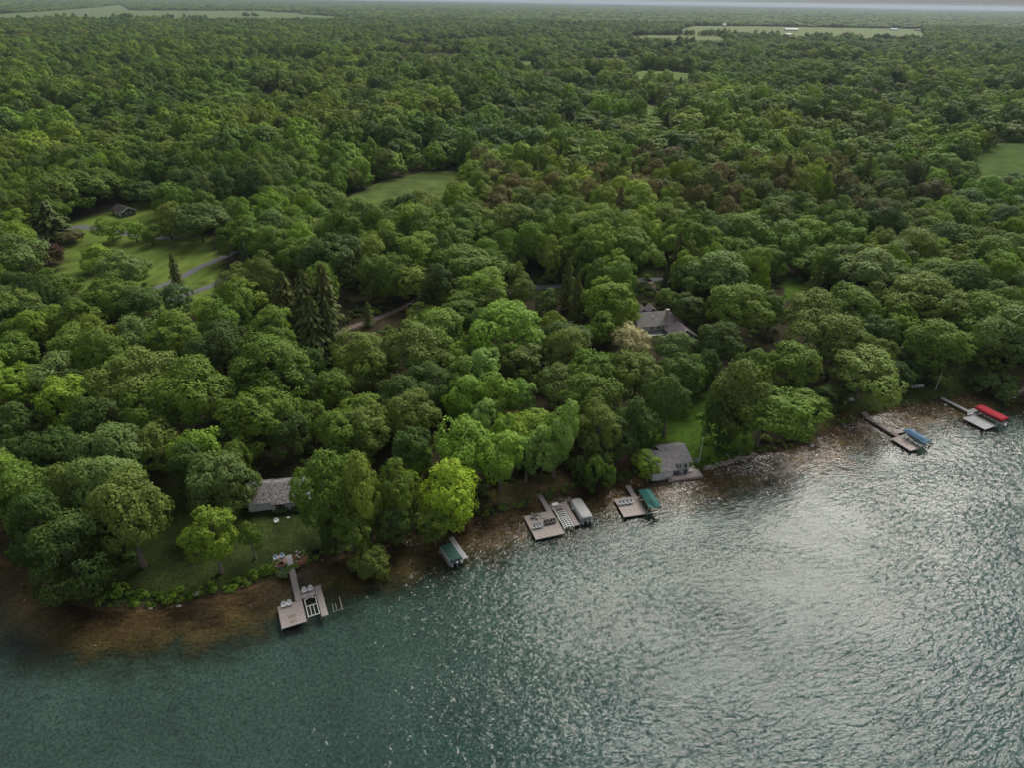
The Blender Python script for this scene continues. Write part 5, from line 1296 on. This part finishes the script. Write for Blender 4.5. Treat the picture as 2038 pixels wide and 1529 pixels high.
# dark garage by the sunny lawn
c0 = gpt(245.4, 432.2); c1 = gpt(267.8, 427.5); sv = Vector((c1[0] - c0[0], c1[1] - c0[1])); Ls = max(6.4, sv.length)
ga = thing('garage', 'dark grey garage with white doors and two small gable windows', 'garage', (c0[0], c0[1], c0[2] - .1), math.atan2(sv.y, sv.x) - math.pi / 2)
walls(ga, -10.5, 0, 0, Ls, -.3, 2.7, M['darksiding'], ('x', Ls / 2, 4.3)); mb = MB(); slope(mb, -11.0, .5, (-.6, 2.55), (Ls / 2, 4.5)); slope(mb, -11.0, .5, (Ls + .6, 2.55), (Ls / 2, 4.5)); mb.build('roof', M['shingledark'], ga)
MB().bar((.52, -.62, 2.52), (.52, Ls / 2, 4.47), .12, .28).bar((.52, Ls / 2, 4.47), (.52, Ls + .62, 2.52), .12, .28).build('barge_board', M['white'], ga)
for x in (-7.4, -3.2): MB().box(x - 1.6, x + 1.6, -.06, .0, 0, 2.2).build('garage_door', M['white'], ga)
for y in (Ls * .33, Ls * .67): window(ga, .02, y, 1.3, .8, .9, math.pi / 2, cols=1)
# small roofs glimpsed under the trees
def hut(name, label, px, py, rz, L, W, h, zr, wm, rm, cat='house'):
    x, y, z = gpt(px, py); r = thing(name, label, cat, (x, y, z - .2), rz); walls(r, -L / 2, L / 2, -W / 2, W / 2, -.4, h, wm, ('x', 0, zr - .15))
    mb = MB(); slope(mb, -L / 2 - .4, L / 2 + .4, (-W / 2 - .5, h - .1), (0, zr)); slope(mb, -L / 2 - .4, L / 2 + .4, (W / 2 + .5, h - .1), (0, zr)); mb.build('roof', rm, r)
    for k in (-.25, .25): window(r, L * k, -W / 2 - .02, h * .4, .9, h * .35, cols=1)
    dr = MB().box(-.5, .5, -W / 2 - .05, -W / 2, 0, min(2.1, h * .8)).build('door', M['white'], r)
    return r
hut('house', 'house with a pale blue-grey roof at the left frame edge', 22, 572, .3, 10, 8, 3, 5.2, M['greysiding'], M['bluegrey'])
hut('cabin', 'dim dark-roofed cabin in the shade of the woods at left', 434, 858, .15, 8, 5.5, 2.6, 4.2, M['darksiding'], M['shingledark'])
# farm buildings in the far fields
for nm, lb_, px, py, rz, L, W, h, zr, wm, rm in (
    ('barn', 'long white barn in the far right field, largest of them', 1574, 61, .05, 55, 18, 7, 11, M['white'], M['white']), ('barn', 'white barn with grey roof at the far end of the right field', 1778, 60, .1, 34, 14, 6, 10, M['white'], M['bluegrey']),
    ('barn', 'small white barn left end of the far right field', 1441, 53, .0, 16, 14, 10, 15, M['white'], M['white']), ('barn', 'tan barn at the right end of the far field', 1826, 61, .0, 24, 14, 6, 9, M['tan'], M['tan']), ('barn', 'white gabled farmhouse left of the far right field', 1153, 44, .1, 22, 16, 8, 13, M['white'], M['bluegrey']),
    ('barn', 'low barn with a dull red roof in the far left field', 211, 41, .1, 34, 13, 5, 8, M['tan'], M['pinkroof']), ('barn', 'white shed in front of the far right field rows', 1567, 71, .1, 22, 12, 6, 9, M['white'], M['white'])):
    r = hut(nm, lb_, px, py, rz, L, W, h, zr, wm, rm, 'barn'); r['group'] = 'far farm buildings'
x, y, z = gpt(173, 38); si = thing('silo', 'dark blue silo standing in the far left field', 'silo', (x, y, z)); MB().tube([(0, 0, -1), (0, 0, 21)], 4.2, 14).build('tower', M['shutter'], si); MB().tube([(0, 0, 21), (0, 0, 22.5), (0, 0, 23.5)], [4.2, 3, .6], 14).build('dome', M['chairgrey'], si)

# ---- lawn furniture on the right shore
for i, px in enumerate((1815, 1821, 1828, 1834)): q = gpt(px, 773 - i * .6); chair('white', f'white chair on the right lawn by the flagpole, {["leftmost", "second from left", "third from left", "rightmost"][i]} of four', q, -.9, 'white chairs on the right lawn')
for i, (px, py) in enumerate(((1681, 806), (1689, 801), (1696, 799))): q = gpt(px, py); chair('white', f'white chair under the trees behind the brown dock, {wh_[i]} of three', q, -.9 + .5 * i, 'white chairs behind the brown dock')
# dead wood
def dead(name, label, base, segs, r0=.14):
    x, y, z = gpt(*base); mb = thing(name, label, 'dead wood', (x, y, z)); 
    for i, s in enumerate(segs):
        MB().tube(s, [r0 * (1 - .75 * k / max(1, len(s) - 1)) * (1 if i == 0 else .6) for k in range(len(s))], 6).build('trunk' if i == 0 else 'branch', M['driftwood'], mb)
dead('dead_tree', 'bare pale branches leaning over the water left of the green boat', (812, 1088), [[(0, 0, 0), (-.6, -.8, 1.6), (-.2, -1.6, 3.0)], [(-.6, -.8, 1.6), (-1.6, -1.2, 2.4), (-2.2, -1.2, 2.2)], [(-.3, -1.3, 2.4), (.9, -1.6, 3.2), (1.2, -2.4, 2.8)], [(-.2, -1.6, 3.0), (-.9, -2.2, 3.4)]])
dead('driftwood', 'fallen grey tree lying along the bank right of the boathouse', (1450, 922), [[(0, 0, .6), (2.5, .9, .8), (5.5, 2.2, .5)], [(1.2, .4, .7), (1.6, -.5, 2.2), (2.4, -.4, 3.0)], [(.5, .1, .6), (-.6, -.2, 2.4), (-1.2, .1, 3.1)], [(2.5, .9, .8), (3.8, .4, 1.9)], [(.2, 0, .5), (-2.2, -.6, .4)]], .26)
dead('driftwood', 'small bleached branch on the bank between the brown and grey docks', (1809, 808), [[(0, 0, .2), (-.6, .5, 1.0), (-1.6, .9, 1.2)], [(-.4, .3, .7), (-1.2, 0, 1.1)]], .1)
dead('driftwood', 'bleached log lying in shallow water left of the left dock', (500, 1210), [[(-.5, .6, .12), (.5, -.6, .12)], [(0, 0, .15), (.3, .2, .2)]], .1)
dead('driftwood', 'grey branch reaching over the water at the far right bank', (2010, 768), [[(0, 0, .5), (2, -.3, 1.2), (4, -1.2, .9)], [(1, -.1, .9), (1.8, .4, 1.8)]], .14)
q = gpt(630, 1107); b_ = thing('shrub', 'small dark purple shrub on the bank right of the left dock', 'shrub', q); o = link('foliage', CROWNS['shrub0'], b_); o.scale = (.75, .75, 1.7); o.color = (.012, .008, .014, 1); o = link('stems', MULTI, b_); o.scale = (.5, .5, 1.2)
q = gpt(562, 1152); b_ = thing('shrub', 'pale variegated shrub left of the left dock walkway', 'shrub', (q[0], q[1] + .6, q[2])); o = link('foliage', CROWNS['shrub0'], b_); o.scale = (1.35, 1.2, 1.5); o.color = (.16, .22, .10, 1); o = link('stems', MULTI, b_); o.scale = (.8, .8, 1.2)

# ------------------------------------------------------------------ haze
hz = bpy.data.materials.new('haze'); hz.use_nodes = True
n = hz.node_tree.nodes; l = hz.node_tree.links; n.clear()
ho = n.new('ShaderNodeOutputMaterial'); hv = n.new('ShaderNodeVolumePrincipled')
hv.inputs['Color'].default_value = (.70, .84, 1.0, 1); hv.inputs['Density'].default_value = 3.4e-5; hv.inputs['Anisotropy'].default_value = .2
l.new(hv.outputs[0], ho.inputs['Volume'])
haze = MB().box(-26500, 26500, -4200, 30500, -9.0, 130).build('haze', hz)
tag(haze, 'thin pale summer haze over the woods and lake', kind='stuff')
